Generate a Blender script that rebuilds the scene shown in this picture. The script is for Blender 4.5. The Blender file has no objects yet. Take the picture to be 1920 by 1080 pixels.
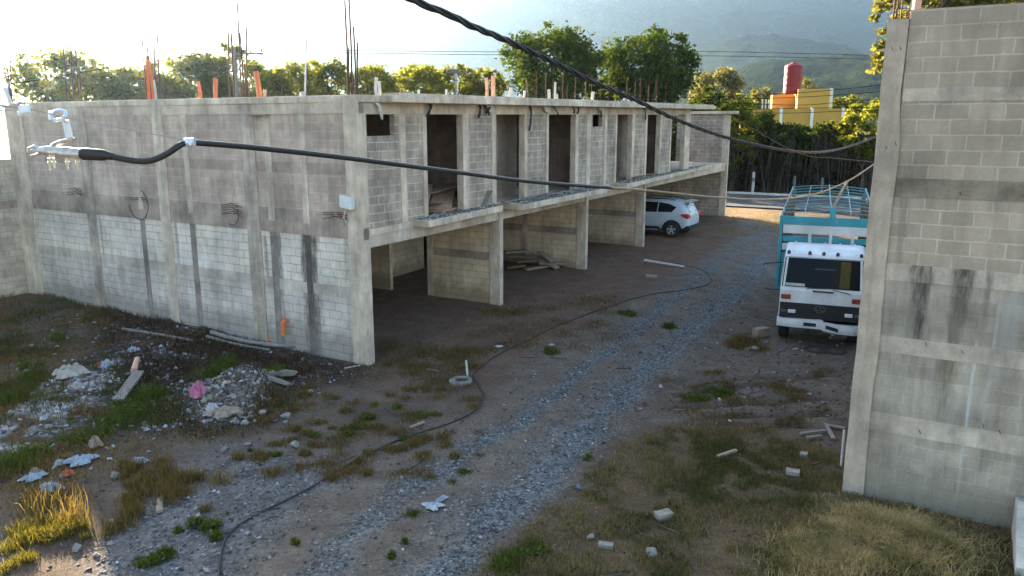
import bpy, math, random
import numpy as np
from mathutils import Vector, Matrix
R = math.radians
random.seed(7); rng = np.random.default_rng(7)
sc = bpy.context.scene
COL = sc.collection
PI = math.pi

# ------------------------------------------------------------------ camera model (drone, 5.5 m up)
FPX, HC, PITCH = 1450.0, 5.5, R(12)
def ray(px, py):
    a, b = (px-960)/FPX, (540-py)/FPX
    return (a, math.cos(PITCH)+b*math.sin(PITCH), -math.sin(PITCH)+b*math.cos(PITCH))
def atz(px, py, z=0.0):
    d = ray(px, py); t = (z-HC)/d[2]
    return Vector((d[0]*t, d[1]*t, z))
def atd(px, py, D):                       # point at forward distance D
    d = ray(px, py); t = D/d[1]
    return Vector((d[0]*t, D, HC+d[2]*t))
AZ = R(30.5)
U = Vector((math.sin(AZ), math.cos(AZ), 0)); V = Vector((-math.cos(AZ), math.sin(AZ), 0))
O = Vector((-3.3126, 17.2228, 0)); RZ = PI/2-AZ
def B(u, v, z=0): return O+U*u+V*v+Vector((0, 0, z))
def uvof(x, y):
    dx, dy = x-O.x, y-O.y
    return dx*U.x+dy*U.y, dx*V.x+dy*V.y

# ------------------------------------------------------------------ noise + ground height
_G = rng.random((256, 256))
def vnoise(x, y, s=1.0, off=0):
    x = np.asarray(x, float)*s+off*17.3+1000; y = np.asarray(y, float)*s+off*31.7+1000
    xi = np.floor(x).astype(int); yi = np.floor(y).astype(int)
    fx = x-xi; fy = y-yi; fx = fx*fx*(3-2*fx); fy = fy*fy*(3-2*fy)
    g = lambda a, b: _G[a % 256, b % 256]
    return (g(xi, yi)*(1-fx)+g(xi+1, yi)*fx)*(1-fy)+(g(xi, yi+1)*(1-fx)+g(xi+1, yi+1)*fx)*fy
def fbm(x, y, s, o=4, off=0):
    r = 0; a = .5; t = 0
    for k in range(o):
        r = r+a*vnoise(x, y, s*2**k, off+k*3); t += a; a *= .55
    return r/t
def sstep(a, b, x):
    t = np.clip((np.asarray(x, float)-a)/(b-a), 0, 1); return t*t*(3-2*t)
MOUNDS = []                                # (x, y, radius, height)
def mound(px, py, r, h): p = atz(px, py); MOUNDS.append((p.x, p.y, r, h))
mound(1665, 1030, .95, .26); mound(1540, 1060, .7, .10)
mound(430, 745, .8, .42); mound(475, 735, .5, .2); mound(150, 735, 1.1, .36); mound(60, 790, .9, .22); mound(250, 690, .9, .26)
mound(345, 600, 1.0, .22); mound(410, 618, .8, .16); mound(230, 585, 1.3, .15); mound(60, 570, 2.0, .2)
RUTS = [(1230, 745, 1590, 700), (1230, 770, 1590, 745), (1260, 790, 1600, 775), (1200, 800, 1560, 800), (1290, 720, 1500, 706)]
RUTW = []
for a, b, c, d in RUTS:
    p, q = atz(a, b), atz(c, d); RUTW.append((p.x, p.y, q.x, q.y))
def segdist(x, y, x0, y0, x1, y1):
    dx, dy = x1-x0, y1-y0; L = dx*dx+dy*dy
    t = np.clip(((x-x0)*dx+(y-y0)*dy)/L, 0, 1)
    return np.hypot(x-(x0+t*dx), y-(y0+t*dy)), t
def gh(x, y):
    x = np.asarray(x, float); y = np.asarray(y, float)
    u, v = uvof(x, y)
    z = .5*(1-np.exp(-np.maximum(u, 0)/8))*sstep(-7, -1, v)
    z = np.where(u > 30, np.maximum(z, .5*sstep(26, 36, u)), z)
    z = z*(1-.0)+.02*(fbm(x, y, 1.3, 3)-.5)*2+.05*(fbm(x, y, .35, 2, 5)-.5)
    for (mx, my, r, h) in MOUNDS:
        d2 = (x-mx)**2+(y-my)**2
        z = z+h*np.exp(-d2/(r*r)*1.3)*(.75+.5*vnoise(x, y, 2.2, 9))
    for s in RUTW:
        d, t = segdist(x, y, *s)
        z = z+(-.05*np.exp(-(d/.10)**2)+.035*np.exp(-((d-.2)/.1)**2))*np.minimum(1, np.minimum(t, 1-t)*6)
    z = np.where((u > 34) & (u < 43.8), np.minimum(z, .47), z)
    return z
def gz(x, y): return float(gh(x, y))
def gp(px, py, dz=0):
    z = 0.0
    for _ in range(12):
        p = atz(px, py, z); z = gz(p.x, p.y)
    p.z = z+dz
    return p

# ------------------------------------------------------------------ objects
def thing(name, label, cat, loc=(0, 0, 0), rz=0, group=None):
    o = bpy.data.objects.new(name, None); COL.objects.link(o)
    o.empty_display_size = .2
    o.location = loc; o.rotation_euler = (0, 0, rz); return tag(o, label, cat, group)
def tag(o, label=None, cat=None, group=None, kind=None):
    for k, v in (('label', label), ('category', cat), ('group', group), ('kind', kind)):
        if v: o[k] = v
    return o
class M:
    """collects faces in metres; uv comes from the dominant axis of each face"""
    def __init__(s): s.v = []; s.f = []
    def add(s, vs, fs):
        n = len(s.v); s.v += [tuple(p) for p in vs]; s.f += [tuple(i+n for i in f) for f in fs]; return s
    def box(s, x0, x1, y0, y1, z0, z1):
        return s.add([(x0, y0, z0), (x1, y0, z0), (x1, y1, z0), (x0, y1, z0), (x0, y0, z1), (x1, y0, z1), (x1, y1, z1), (x0, y1, z1)],
                     [(0, 3, 2, 1), (4, 5, 6, 7), (0, 1, 5, 4), (1, 2, 6, 5), (2, 3, 7, 6), (3, 0, 4, 7)])
    def prism(s, poly, z0, z1):
        n = len(poly)
        if sum(poly[i][0]*poly[(i+1) % n][1]-poly[(i+1) % n][0]*poly[i][1] for i in range(n)) < 0: poly = poly[::-1]
        return s.add([(p[0], p[1], z0) for p in poly]+[(p[0], p[1], z1) for p in poly],
                     [tuple(range(n))[::-1], tuple(range(n, 2*n))]+[(i, (i+1) % n, n+(i+1) % n, n+i) for i in range(n)])
    def extr(s, poly, axis, a, b):
        """poly in the two other axes, extruded along axis 0 (x) or 1 (y)"""
        n = len(poly)
        mk = (lambda p, t: (t, p[0], p[1])) if axis == 0 else (lambda p, t: (p[0], t, p[1]))
        return s.add([mk(p, a) for p in poly]+[mk(p, b) for p in poly],
                     [tuple(range(n)), tuple(range(n, 2*n))[::-1]]+[(i, n+i, n+(i+1) % n, (i+1) % n) for i in range(n)])
    def tube(s, pts, r, n=6, cap=True):
        pts = [Vector(p) for p in pts]; k = len(pts)
        rs = r if isinstance(r, (list, tuple)) else [r]*k
        vs = []; pn = None
        for i, p in enumerate(pts):
            t = (pts[min(i+1, k-1)]-pts[max(i-1, 0)])
            t = t.normalized() if t.length > 1e-9 else Vector((0, 0, 1))
            if pn is None: pn = t.orthogonal().normalized()
            pn = (pn-t*pn.dot(t)); pn = pn.normalized() if pn.length > 1e-6 else t.orthogonal().normalized()
            b = t.cross(pn)
            for j in range(n):
                a = 2*PI*j/n; vs.append(p+(pn*math.cos(a)+b*math.sin(a))*rs[i])
        fs = [(i*n+j, i*n+(j+1) % n, (i+1)*n+(j+1) % n, (i+1)*n+j) for i in range(k-1) for j in range(n)]
        if cap: fs += [tuple(range(n))[::-1], tuple(range((k-1)*n, k*n))]
        return s.add(vs, fs)
    def lathe(s, prof, c=(0, 0, 0), axis='z', n=20, arc=2*PI):
        k = len(prof); vs = []
        for j in range(n):
            a = arc*j/n
            for (r, h) in prof:
                p = (r*math.cos(a), r*math.sin(a), h)
                if axis == 'x': p = (p[2], p[0], p[1])
                if axis == 'y': p = (p[0], p[2], p[1])
                vs.append((p[0]+c[0], p[1]+c[1], p[2]+c[2]))
        return s.add(vs, [(j*k+i, ((j+1) % n)*k+i, ((j+1) % n)*k+i+1, j*k+i+1) for j in range(n) for i in range(k-1)])
    def grid(s, rows):
        n = len(rows[0]); vs = [p for r in rows for p in r]
        return s.add(vs, [(i*n+j, i*n+j+1, (i+1)*n+j+1, (i+1)*n+j) for i in range(len(rows)-1) for j in range(n-1)])
    def bar(s, a, b, w, h, up=(0, 0, 1)):
        a, b = Vector(a), Vector(b); t = (b-a).normalized(); up = Vector(up)
        sd = t.cross(up); sd = sd.normalized() if sd.length > 1e-5 else t.orthogonal().normalized()
        up = sd.cross(t); vs = []
        for p in (a, b):
            for (i, j) in ((-1, -1), (1, -1), (1, 1), (-1, 1)): vs.append(p+sd*i*w/2+up*j*h/2)
        return s.add(vs, [(0, 1, 2, 3), (7, 6, 5, 4), (0, 4, 5, 1), (1, 5, 6, 2), (2, 6, 7, 3), (3, 7, 4, 0)])
    def map(s, fn): s.v = [tuple(fn(Vector(p))) for p in s.v]; return s
    def build(s, name, mat, parent=None, smooth=False, bevel=0, label=None):
        me = bpy.data.meshes.new(name); me.from_pydata(s.v, [], s.f); me.validate(); 
        if smooth: me.polygons.foreach_set('use_smooth', [True]*len(me.polygons))
        uvl = me.uv_layers.new(name='UVMap'); me.update()
        vv = me.vertices
        for p in me.polygons:
            n = p.normal; ax = max(range(3), key=lambda i: abs(n[i]))
            for li in p.loop_indices:
                c = vv[me.loops[li].vertex_index].co
                uvl.data[li].uv = (c.y, c.z) if ax == 0 else (c.x, c.z) if ax == 1 else (c.x, c.y)
        me.materials.append(mat)
        o = bpy.data.objects.new(name, me); COL.objects.link(o)
        if parent is not None: o.parent = parent
        if bevel:
            b = o.modifiers.new('Bevel', 'BEVEL'); b.width = bevel; b.segments = 2; b.limit_method = 'ANGLE'
        if label: o['label'] = label
        return o
def np_mesh(name, verts, faces_flat, nper, mat, cols=None, parent=None, smooth=False):
    me = bpy.data.meshes.new(name); nv = len(verts); nf = len(nper)
    me.vertices.add(nv); me.vertices.foreach_set('co', np.asarray(verts, np.float32).ravel())
    me.loops.add(len(faces_flat)); me.loops.foreach_set('vertex_index', np.asarray(faces_flat, np.int32))
    me.polygons.add(nf); st = np.concatenate(([0], np.cumsum(nper)[:-1])).astype(np.int32)
    me.polygons.foreach_set('loop_start', st); me.polygons.foreach_set('loop_total', np.asarray(nper, np.int32))
    if smooth: me.polygons.foreach_set('use_smooth', np.ones(nf, bool))
    if cols is not None:
        a = me.color_attributes.new('Col', 'FLOAT_COLOR', 'POINT')
        c = np.ones((nv, 4), np.float32); c[:, :cols.shape[1]] = cols; a.data.foreach_set('color', c.ravel())
    me.update(); me.validate(); me.materials.append(mat)
    o = bpy.data.objects.new(name, me); COL.objects.link(o)
    if parent is not None: o.parent = parent
    return o
def scatter(name, tv, tf, pos, scl, mat, cols=None, parent=None, flat=1.0):
    """copies of a small faceted stone, each turned and stretched at random, in one mesh"""
    N = len(pos); tv = np.asarray(tv, float); k = len(tv)
    v = tv[None]*(1+.35*rng.standard_normal((N, k, 1)).clip(-1, 1))
    v = v*(np.asarray(scl)[:, None, None])*np.stack([rng.uniform(.7, 1.4, N), rng.uniform(.7, 1.2, N), rng.uniform(.5, 1.0, N)*flat], 1)[:, None, :]
    a = rng.uniform(0, 2*PI, N); t = rng.uniform(-.5, .5, N)
    ca, sa, ct, st = np.cos(a), np.sin(a), np.cos(t), np.sin(t)
    x, y, z = v[..., 0], v[..., 1], v[..., 2]
    y, z = y*ct[:, None]-z*st[:, None], y*st[:, None]+z*ct[:, None]
    x, y = x*ca[:, None]-y*sa[:, None], x*sa[:, None]+y*ca[:, None]
    v = np.stack([x, y, z], -1)+np.asarray(pos)[:, None, :]
    ff = np.array([i for f in tf for i in f]); nl = len(ff)
    flat_ = (ff[None]+np.arange(N)[:, None]*k).ravel()
    return np_mesh(name, v.reshape(-1, 3), flat_, np.tile([len(f) for f in tf], N), mat, None if cols is None else np.repeat(cols, k, 0), parent)
OCT_V = [(1, 0, 0), (-.9, .2, 0), (0, 1, .1), (.1, -1, 0), (.2, .1, .9), (0, 0, -.8), (.6, .6, .5), (-.6, -.5, .5)]
OCT_F = [(0, 6, 4), (6, 2, 4), (2, 1, 4), (1, 7, 4), (7, 3, 4), (3, 0, 4), (0, 2, 6), (1, 3, 7), (0, 5, 2), (2, 5, 1), (1, 5, 3), (3, 5, 0)]

# ------------------------------------------------------------------ materials
class NT:
    def __init__(s, name):
        s.m = bpy.data.materials.new(name); s.m.use_nodes = True; s.t = s.m.node_tree
        s.b = s.t.nodes['Principled BSDF']; s.out = s.t.nodes['Material Output']
        s.b.inputs['Roughness'].default_value = .9
        try: s.b.inputs['Specular IOR Level'].default_value = .25
        except KeyError: pass
    def n(s, typ, **kw):
        nd = s.t.nodes.new(typ); ins = kw.pop('ins', {})
        for k, v in kw.items(): setattr(nd, k, v)
        for k, v in ins.items(): s.set(nd.inputs[k], v)
        return nd
    def set(s, sock, v):
        if isinstance(v, bpy.types.NodeSocket): s.t.links.new(v, sock)
        elif isinstance(v, (tuple, list)) and sock.type == 'RGBA': sock.default_value = (*v[:3], 1)
        else: sock.default_value = v
    def math(s, op, a, b=0.0, c=None, clamp=False):
        nd = s.n('ShaderNodeMath', operation=op, use_clamp=clamp); s.set(nd.inputs[0], a); s.set(nd.inputs[1], b)
        if c is not None: s.set(nd.inputs[2], c)
        return nd.outputs[0]
    def mix(s, f, a, b, mode='MIX'):
        nd = s.n('ShaderNodeMix', data_type='RGBA', blend_type=mode); s.set(nd.inputs[0], f); s.set(nd.inputs[6], a); s.set(nd.inputs[7], b)
        return nd.outputs[2]
    def noise(s, vec, scale, detail=4, rough=.6, sx=None):
        if sx:
            mp = s.n('ShaderNodeMapping'); s.set(mp.inputs[0], vec); mp.inputs['Scale'].default_value = sx; vec = mp.outputs[0]
        nd = s.n('ShaderNodeTexNoise'); s.set(nd.inputs['Vector'], vec); nd.inputs['Scale'].default_value = scale
        nd.inputs['Detail'].default_value = detail; nd.inputs['Roughness'].default_value = rough
        return nd.outputs[0]
    def rng(s, v, a, b, c=0.0, d=1.0, smooth=False):
        nd = s.n('ShaderNodeMapRange', interpolation_type='SMOOTHSTEP' if smooth else 'LINEAR'); s.set(nd.inputs[0], v)
        for i, q in enumerate((a, b, c, d)): nd.inputs[i+1].default_value = q
        return nd.outputs[0]
    def uv(s): return s.n('ShaderNodeTexCoord').outputs['UV']
    def obj(s): return s.n('ShaderNodeTexCoord').outputs['Object']
    def bump(s, h, st=.3, d=.01):
        nd = s.n('ShaderNodeBump'); s.set(nd.inputs['Height'], h); nd.inputs['Strength'].default_value = st; nd.inputs['Distance'].default_value = d
        s.t.links.new(nd.outputs[0], s.b.inputs['Normal'])
    def col(s, c): s.set(s.b.inputs['Base Color'], c); return s
def sepxy(k, vec):
    nd = k.n('ShaderNodeSeparateXYZ'); k.set(nd.inputs[0], vec); return nd.outputs[0], nd.outputs[1]
def stain_mask(k, uv, h0, w, ztop, ln, seed=0.0):
    """a run-off streak: full at ztop, fading over ln downwards, ragged at the sides"""
    x, y = sepxy(k, uv)
    wob = k.noise(uv, 1.0, 4, .7, sx=(5, 1.2, 1))
    d = k.math('ABSOLUTE', k.math('SUBTRACT', x, h0))
    d = k.math('ADD', d, k.math('MULTIPLY', k.math('SUBTRACT', wob, .5), w*1.6))
    side = k.rng(d, w*.35, w, 1, 0, True)
    top = k.rng(k.math('ADD', y, k.math('MULTIPLY', k.noise(uv, 1, 4, .7, sx=(9, 2, 1)), .35)), ztop-.02, ztop+.26, 1, 0, True)
    fall = k.rng(y, ztop-ln, ztop, 0, 1)
    rag = k.rng(k.noise(uv, 1.0, 5, .75, sx=(22, 3, 1)), .25, .7, .12, 1)
    return k.math('MULTIPLY', k.math('MULTIPLY', k.math('MULTIPLY', side, top), k.math('MULTIPLY', fall, rag)), 1.75, clamp=True)
def grime(k, c, vec, amt=.5, streak=.45):
    a = k.rng(k.noise(vec, .9, 5, .65), .3, .7, 1-amt, 1+amt*.35)
    b = k.rng(k.noise(vec, 1, 5, .7, sx=(4.3, .7, 1)), .3, .7, 1-streak*.62, 1.08)
    g = k.rng(k.noise(vec, 38, 3, .7), .25, .75, .86, 1.1)
    t = k.math('MULTIPLY', k.math('MULTIPLY', a, b), g)
    nd = k.n('ShaderNodeCombineColor'); [k.set(nd.inputs[i], t) for i in range(3)]
    return k.mix(1.0, c, nd.outputs[0], 'MULTIPLY')
def warm(c, k=1.55): return tuple(min(.8, x*k*t) for x, t in zip(c, (1.12, .985, .875)))
def block_mat(name, c1, c2, mortar, msize=.012, stains=(), amt=.4, streak=.4, damp=None, bump=.5, off=(0, 0), plaster=None):
    c1, c2 = [tuple(.5*(a_+b_)+.5*(q_-.5*(a_+b_))*1.3 for q_, a_, b_ in zip(c_, c1, c2)) for c_ in (c1, c2)]
    c1, c2, mortar = warm(c1), warm(c2), warm(tuple(.62*m_+.38*(a_+b_)/2 for m_, a_, b_ in zip(mortar, c1, c2)), 1.5)
    k = NT(name); uv = k.uv()
    mp = k.n('ShaderNodeMapping'); k.set(mp.inputs[0], uv); mp.inputs['Location'].default_value = (off[0], off[1], 0)
    dn = k.n('ShaderNodeTexNoise'); k.set(dn.inputs['Vector'], uv); dn.inputs['Scale'].default_value = 3.0; dn.inputs['Detail'].default_value = 3
    dv = k.n('ShaderNodeVectorMath', operation='MULTIPLY_ADD'); k.set(dv.inputs[0], dn.outputs[1]); dv.inputs[1].default_value = (.034, .030, 0); k.set(dv.inputs[2], mp.outputs[0])
    br = k.n('ShaderNodeTexBrick', offset=.5, offset_frequency=2)
    k.set(br.inputs['Vector'], dv.outputs[0]); br.inputs['Scale'].default_value = 1; br.inputs['Brick Width'].default_value = .4
    br.inputs['Row Height'].default_value = .2; br.inputs['Mortar Size'].default_value = msize; br.inputs['Mortar Smooth'].default_value = .25
    br.inputs['Bias'].default_value = 0.0
    k.set(br.inputs['Color1'], c1); k.set(br.inputs['Color2'], c2); k.set(br.inputs['Mortar'], mortar)
    # joints are smeared over with mortar here and there
    sm = k.rng(k.noise(uv, 2.1, 4, .6), .48, .68, 0, .7)
    smear = k.mix(.5, c1, c2)
    c = k.mix(k.math('MULTIPLY', sm, br.outputs['Fac']), br.outputs['Color'], smear)
    if plaster:                                       # slurry washed over some of the blocks
        pm = k.rng(k.noise(uv, 1, 5, .7, sx=(1.6, .8, 1)), .5, .66, 0, plaster[1])
        c = k.mix(pm, c, warm(plaster[0]))
    c = grime(k, c, uv, amt, streak)
    for (h0, w, zt, ln, cc, st) in stains:
        c = k.mix(k.math('MULTIPLY', stain_mask(k, uv, h0, w, zt, ln), st), c, cc)
    if damp:                                          # splash and moss near the ground: (z, colour, strength)
        x, y = sepxy(k, uv)
        f = k.rng(k.math('ADD', y, k.math('MULTIPLY', k.noise(uv, 2.5, 5, .7), -.9)), damp[0]-.55, damp[0]-.05, damp[2], 0, True)
        c = k.mix(f, c, damp[1])
    k.col(c)
    h = k.math('ADD', k.math('MULTIPLY', br.outputs['Fac'], -1.0), k.math('MULTIPLY', k.noise(uv, 45, 3, .7), .5))
    k.bump(h, bump, .012); return k.m
def concrete_mat(name, c, c2=None, amt=.45, streak=.5, stains=(), plank=True):
    c2 = warm(c2 or tuple(x*.72 for x in c)); c = warm(c); k = NT(name); uv = k.uv()
    f = k.noise(uv, 2.3, 5, .65)
    cc = k.mix(k.rng(f, .35, .65), c, c2)
    if plank:                                         # board marks of the formwork
        pl = k.noise(uv, 1, 2, .5, sx=(14, .6, 1)); cc = k.mix(k.rng(pl, .45, .6, 0, .35), cc, tuple(x*.7 for x in c))
    cc = grime(k, cc, uv, amt, streak)
    pits = k.n('ShaderNodeTexVoronoi'); k.set(pits.inputs['Vector'], uv); pits.inputs['Scale'].default_value = 26
    pm = k.rng(pits.outputs['Distance'], .06, .12, .55, 0); cc = k.mix(k.math('MULTIPLY', pm, k.rng(k.noise(uv, 1.7), .5, .6)), cc, (.06, .055, .05))
    for (h0, w, zt, ln, c3, st) in stains:
        cc = k.mix(k.math('MULTIPLY', stain_mask(k, uv, h0, w, zt, ln), st), cc, c3)
    k.col(cc)
    k.bump(k.math('ADD', k.noise(uv, 30, 4, .7), k.math('MULTIPLY', pm, -.6)), .45, .012); return k.m
def plain(name, c, rough=.6, metal=0, var=.25, scale=6, spec=.3, bump=0):
    k = NT(name); o = k.obj()
    f = k.rng(k.noise(o, scale, 4, .65), .3, .7, 1-var, 1+var*.4)
    nd = k.n('ShaderNodeCombineColor'); [k.set(nd.inputs[i], f) for i in range(3)]
    k.col(k.mix(1.0, c, nd.outputs[0], 'MULTIPLY'))
    k.b.inputs['Roughness'].default_value = rough; k.b.inputs['Metallic'].default_value = metal
    k.b.inputs['Specular IOR Level'].default_value = spec
    if bump: k.bump(k.noise(o, scale*5, 3), bump, .01)
    return k.m
def painted(name, c, wear, amt=.5, rough=.45):          # paint, dusty and chipped
    k = NT(name); o = k.obj()
    w = k.rng(k.noise(o, 7, 6, .75), .58, .68, 0, amt)
    d = k.rng(k.noise(o, 1.6, 4, .6), .35, .7, .75, 1.05)
    nd = k.n('ShaderNodeCombineColor'); [k.set(nd.inputs[i], d) for i in range(3)]
    k.col(k.mix(w, k.mix(1.0, c, nd.outputs[0], 'MULTIPLY'), wear)); k.b.inputs['Roughness'].default_value = rough
    return k.m
def glassy(name, c=(.01, .012, .014), rough=.06, spec=.5):
    k = NT(name); k.col(c); k.b.inputs['Roughness'].default_value = rough; k.b.inputs['Specular IOR Level'].default_value = spec; return k.m
def leaf_mat(name, c1, c2, trans=.45):
    k = NT(name); gi = k.n('ShaderNodeNewGeometry').outputs['Random Per Island']
    c = k.mix(gi, c1, c2)
    bs = k.n('ShaderNodeBsdfDiffuse'); k.set(bs.inputs[0], c)
    tr = k.n('ShaderNodeBsdfTranslucent'); k.set(tr.inputs[0], k.mix(1.0, c, (1.75, 1.5, .5), 'MULTIPLY'))
    mx = k.n('ShaderNodeMixShader'); mx.inputs[0].default_value = trans
    k.t.links.new(bs.outputs[0], mx.inputs[1]); k.t.links.new(tr.outputs[0], mx.inputs[2]); k.t.links.new(mx.outputs[0], k.out.inputs[0])
    return k.m
def blade_mat(name, trans=.35):
    k = NT(name); c = k.n('ShaderNodeAttribute', attribute_name='Col').outputs[0]
    bs = k.n('ShaderNodeBsdfDiffuse'); k.set(bs.inputs[0], c)
    tr = k.n('ShaderNodeBsdfTranslucent'); k.set(tr.inputs[0], k.mix(1.0, c, (1.5, 1.4, .6), 'MULTIPLY'))
    mx = k.n('ShaderNodeMixShader'); mx.inputs[0].default_value = trans
    k.t.links.new(bs.outputs[0], mx.inputs[1]); k.t.links.new(tr.outputs[0], mx.inputs[2]); k.t.links.new(mx.outputs[0], k.out.inputs[0])
    return k.m
def attr_mat(name, rough=.9):
    k = NT(name); c = k.n('ShaderNodeAttribute', attribute_name='Col').outputs[0]
    k.col(grime(k, c, k.obj(), .2, .0)); k.b.inputs['Roughness'].default_value = rough; k.bump(k.noise(k.obj(), 40, 3), .4, .01); return k.m
# ------------------------------------------------------------------ light, sky, camera
SUN_AZ, SUN_EL = R(-34), R(14.5)
sv = Vector((math.sin(SUN_AZ)*math.cos(SUN_EL), math.cos(SUN_AZ)*math.cos(SUN_EL), math.sin(SUN_EL)))
w = bpy.data.worlds.new("World"); sc.world = w; w.use_nodes = True
sky = w.node_tree.nodes.new('ShaderNodeTexSky'); sky.sky_type = 'NISHITA'; sky.sun_disc = False
sky.sun_elevation = SUN_EL; sky.sun_rotation = SUN_AZ; sky.air_density = 1.0; sky.dust_density = 1.0; sky.ozone_density = 1.0
bg = w.node_tree.nodes['Background']; bg.inputs[1].default_value = .06
w.node_tree.links.new(sky.outputs[0], bg.inputs[0])
sl = bpy.data.lights.new('sun', 'SUN'); sl.energy = 5.0; sl.angle = R(.5); sl.color = (1, .86, .64)
so = bpy.data.objects.new('sun', sl); COL.objects.link(so); so.rotation_euler = sv.to_track_quat('Z', 'Y').to_euler()
cd = bpy.data.cameras.new('camera'); co = bpy.data.objects.new('camera', cd); COL.objects.link(co)
co.location = (0, 0, HC); co.rotation_euler = (PI/2-PITCH, 0, 0)
cd.sensor_width = 36; cd.lens = 36*FPX/1920; cd.clip_end = 30000; cd.clip_start = .05; sc.camera = co
sc.view_settings.view_transform = 'Standard'; sc.view_settings.look = 'None'; sc.view_settings.gamma = 1
sc.view_settings.exposure = 3.45
sc.render.engine = 'CYCLES'; cy = sc.cycles
cy.use_denoising = True; cy.max_bounces = 6; cy.diffuse_bounces = 3; cy.glossy_bounces = 2; cy.transmission_bounces = 4; cy.transparent_max_bounces = 6
cy.volume_bounces = 1; cy.sample_clamp_indirect = 6; cy.caustics_reflective = False; cy.caustics_refractive = False

# ------------------------------------------------------------------ air
hz = M().box(-6500, 6500, -900, 8000, -3, 960).build('haze', bpy.data.materials.new('haze'))
hm = hz.data.materials[0]; hm.use_nodes = True; nt = hm.node_tree; nt.nodes.remove(nt.nodes['Principled BSDF'])
pv = nt.nodes.new('ShaderNodeVolumePrincipled'); pv.inputs['Color'].default_value = (.50, .70, .93, 1); pv.inputs['Density'].default_value = .00008
pv.inputs['Anisotropy'].default_value = .82
nt.links.new(pv.outputs[0], nt.nodes['Material Output'].inputs['Volume']); tag(hz, kind='stuff')
hz['label'] = 'pale morning haze hanging between the yard and the mountain'

# ------------------------------------------------------------------ ground
def wpoly(pts): return np.array([[p.x, p.y] for p in (atz(*q) for q in pts)])
def pmask(poly, x, y, soft=.4):
    """soft inside-mask of a world polygon"""
    n = len(poly); ins = np.zeros(x.shape, bool); dm = np.full(x.shape, 1e9)
    for i in range(n):
        x0, y0 = poly[i]; x1, y1 = poly[(i+1) % n]
        d, _ = segdist(x, y, x0, y0, x1, y1); dm = np.minimum(dm, d)
        c = ((y0 > y) != (y1 > y)) & (x < (x1-x0)*(y-y0)/(y1-y0+1e-12)+x0); ins ^= c
    return sstep(-soft, soft, np.where(ins, dm, -dm))
P_GRASS = wpoly([(900, 1079), (1010, 985), (1090, 905), (1160, 840), (1250, 805), (1420, 800), (1560, 850), (1590, 925), (1900, 985), (2050, 1000), (2050, 1200), (700, 1300)])
P_ROAD = wpoly([(250, 1250), (415, 1079), (470, 985), (620, 900), (800, 815), (905, 765), (930, 715), (1060, 640), (1180, 575), (1310, 505), (1370, 455), (1390, 432),
                (1470, 440), (1462, 520), (1400, 570), (1330, 625), (1250, 700), (1185, 770), (1090, 880), (1000, 985), (930, 1060), (800, 1250)])
P_GRAV = wpoly([(300, 1200), (440, 1060), (640, 900), (560, 850), (430, 830), (330, 880), (230, 960), (180, 1079), (0, 1200)])
P_LEFT = wpoly([(-200, 560), (60, 545), (330, 600), (660, 690), (560, 760), (420, 810), (300, 830), (100, 930), (-200, 1000)])
P_DARK = wpoly([(200, 590), (340, 600), (670, 680), (690, 720), (540, 740), (520, 800), (360, 820), (330, 740), (180, 690)])
P_BURN = wpoly([(150, 680), (330, 640), (360, 760), (300, 830), (120, 800)])
P_ASH = wpoly([(-60, 850), (30, 780), (110, 715), (200, 690), (215, 740), (130, 800), (60, 850), (-60, 900)])
P_ASH2 = wpoly([(160, 690), (240, 650), (300, 690), (200, 720)])
P_HEAP = wpoly([(345, 780), (370, 720), (430, 690), (500, 705), (510, 745), (470, 790), (400, 800)])
P_YARD = wpoly([(690, 690), (950, 570), (1215, 455), (1365, 430), (1320, 500), (1180, 575), (930, 710), (700, 760)])
P_TRUCK = wpoly([(1180, 800), (1330, 640), (1450, 540), (1620, 560), (1610, 800)])
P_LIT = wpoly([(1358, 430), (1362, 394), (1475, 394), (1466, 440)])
P_FAR = np.array([[B(u, v).x, B(u, v).y] for u, v in [(31, -8), (34.5, -8), (34.5, 40), (31, 40)]])
road_c = []
def road_s(x, y):
    """0..1 across the track from its left edge to its right edge"""
    L = wpoly([(300, 1200), (415, 1079), (620, 900), (905, 765), (1180, 575), (1370, 455)]); Rr = wpoly([(830, 1220), (930, 1060), (1090, 880), (1250, 700), (1400, 570), (1468, 470)])
    def dist(pl):
        d = np.full(x.shape, 1e9)
        for i in range(len(pl)-1): d = np.minimum(d, segdist(x, y, *pl[i], *pl[i+1])[0])
        return d
    a, b = dist(L), dist(Rr); return a/(a+b+1e-9)
def lerp(c, c2, f): return c*(1-f[..., None])+np.array(c2)*f[..., None]
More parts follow.
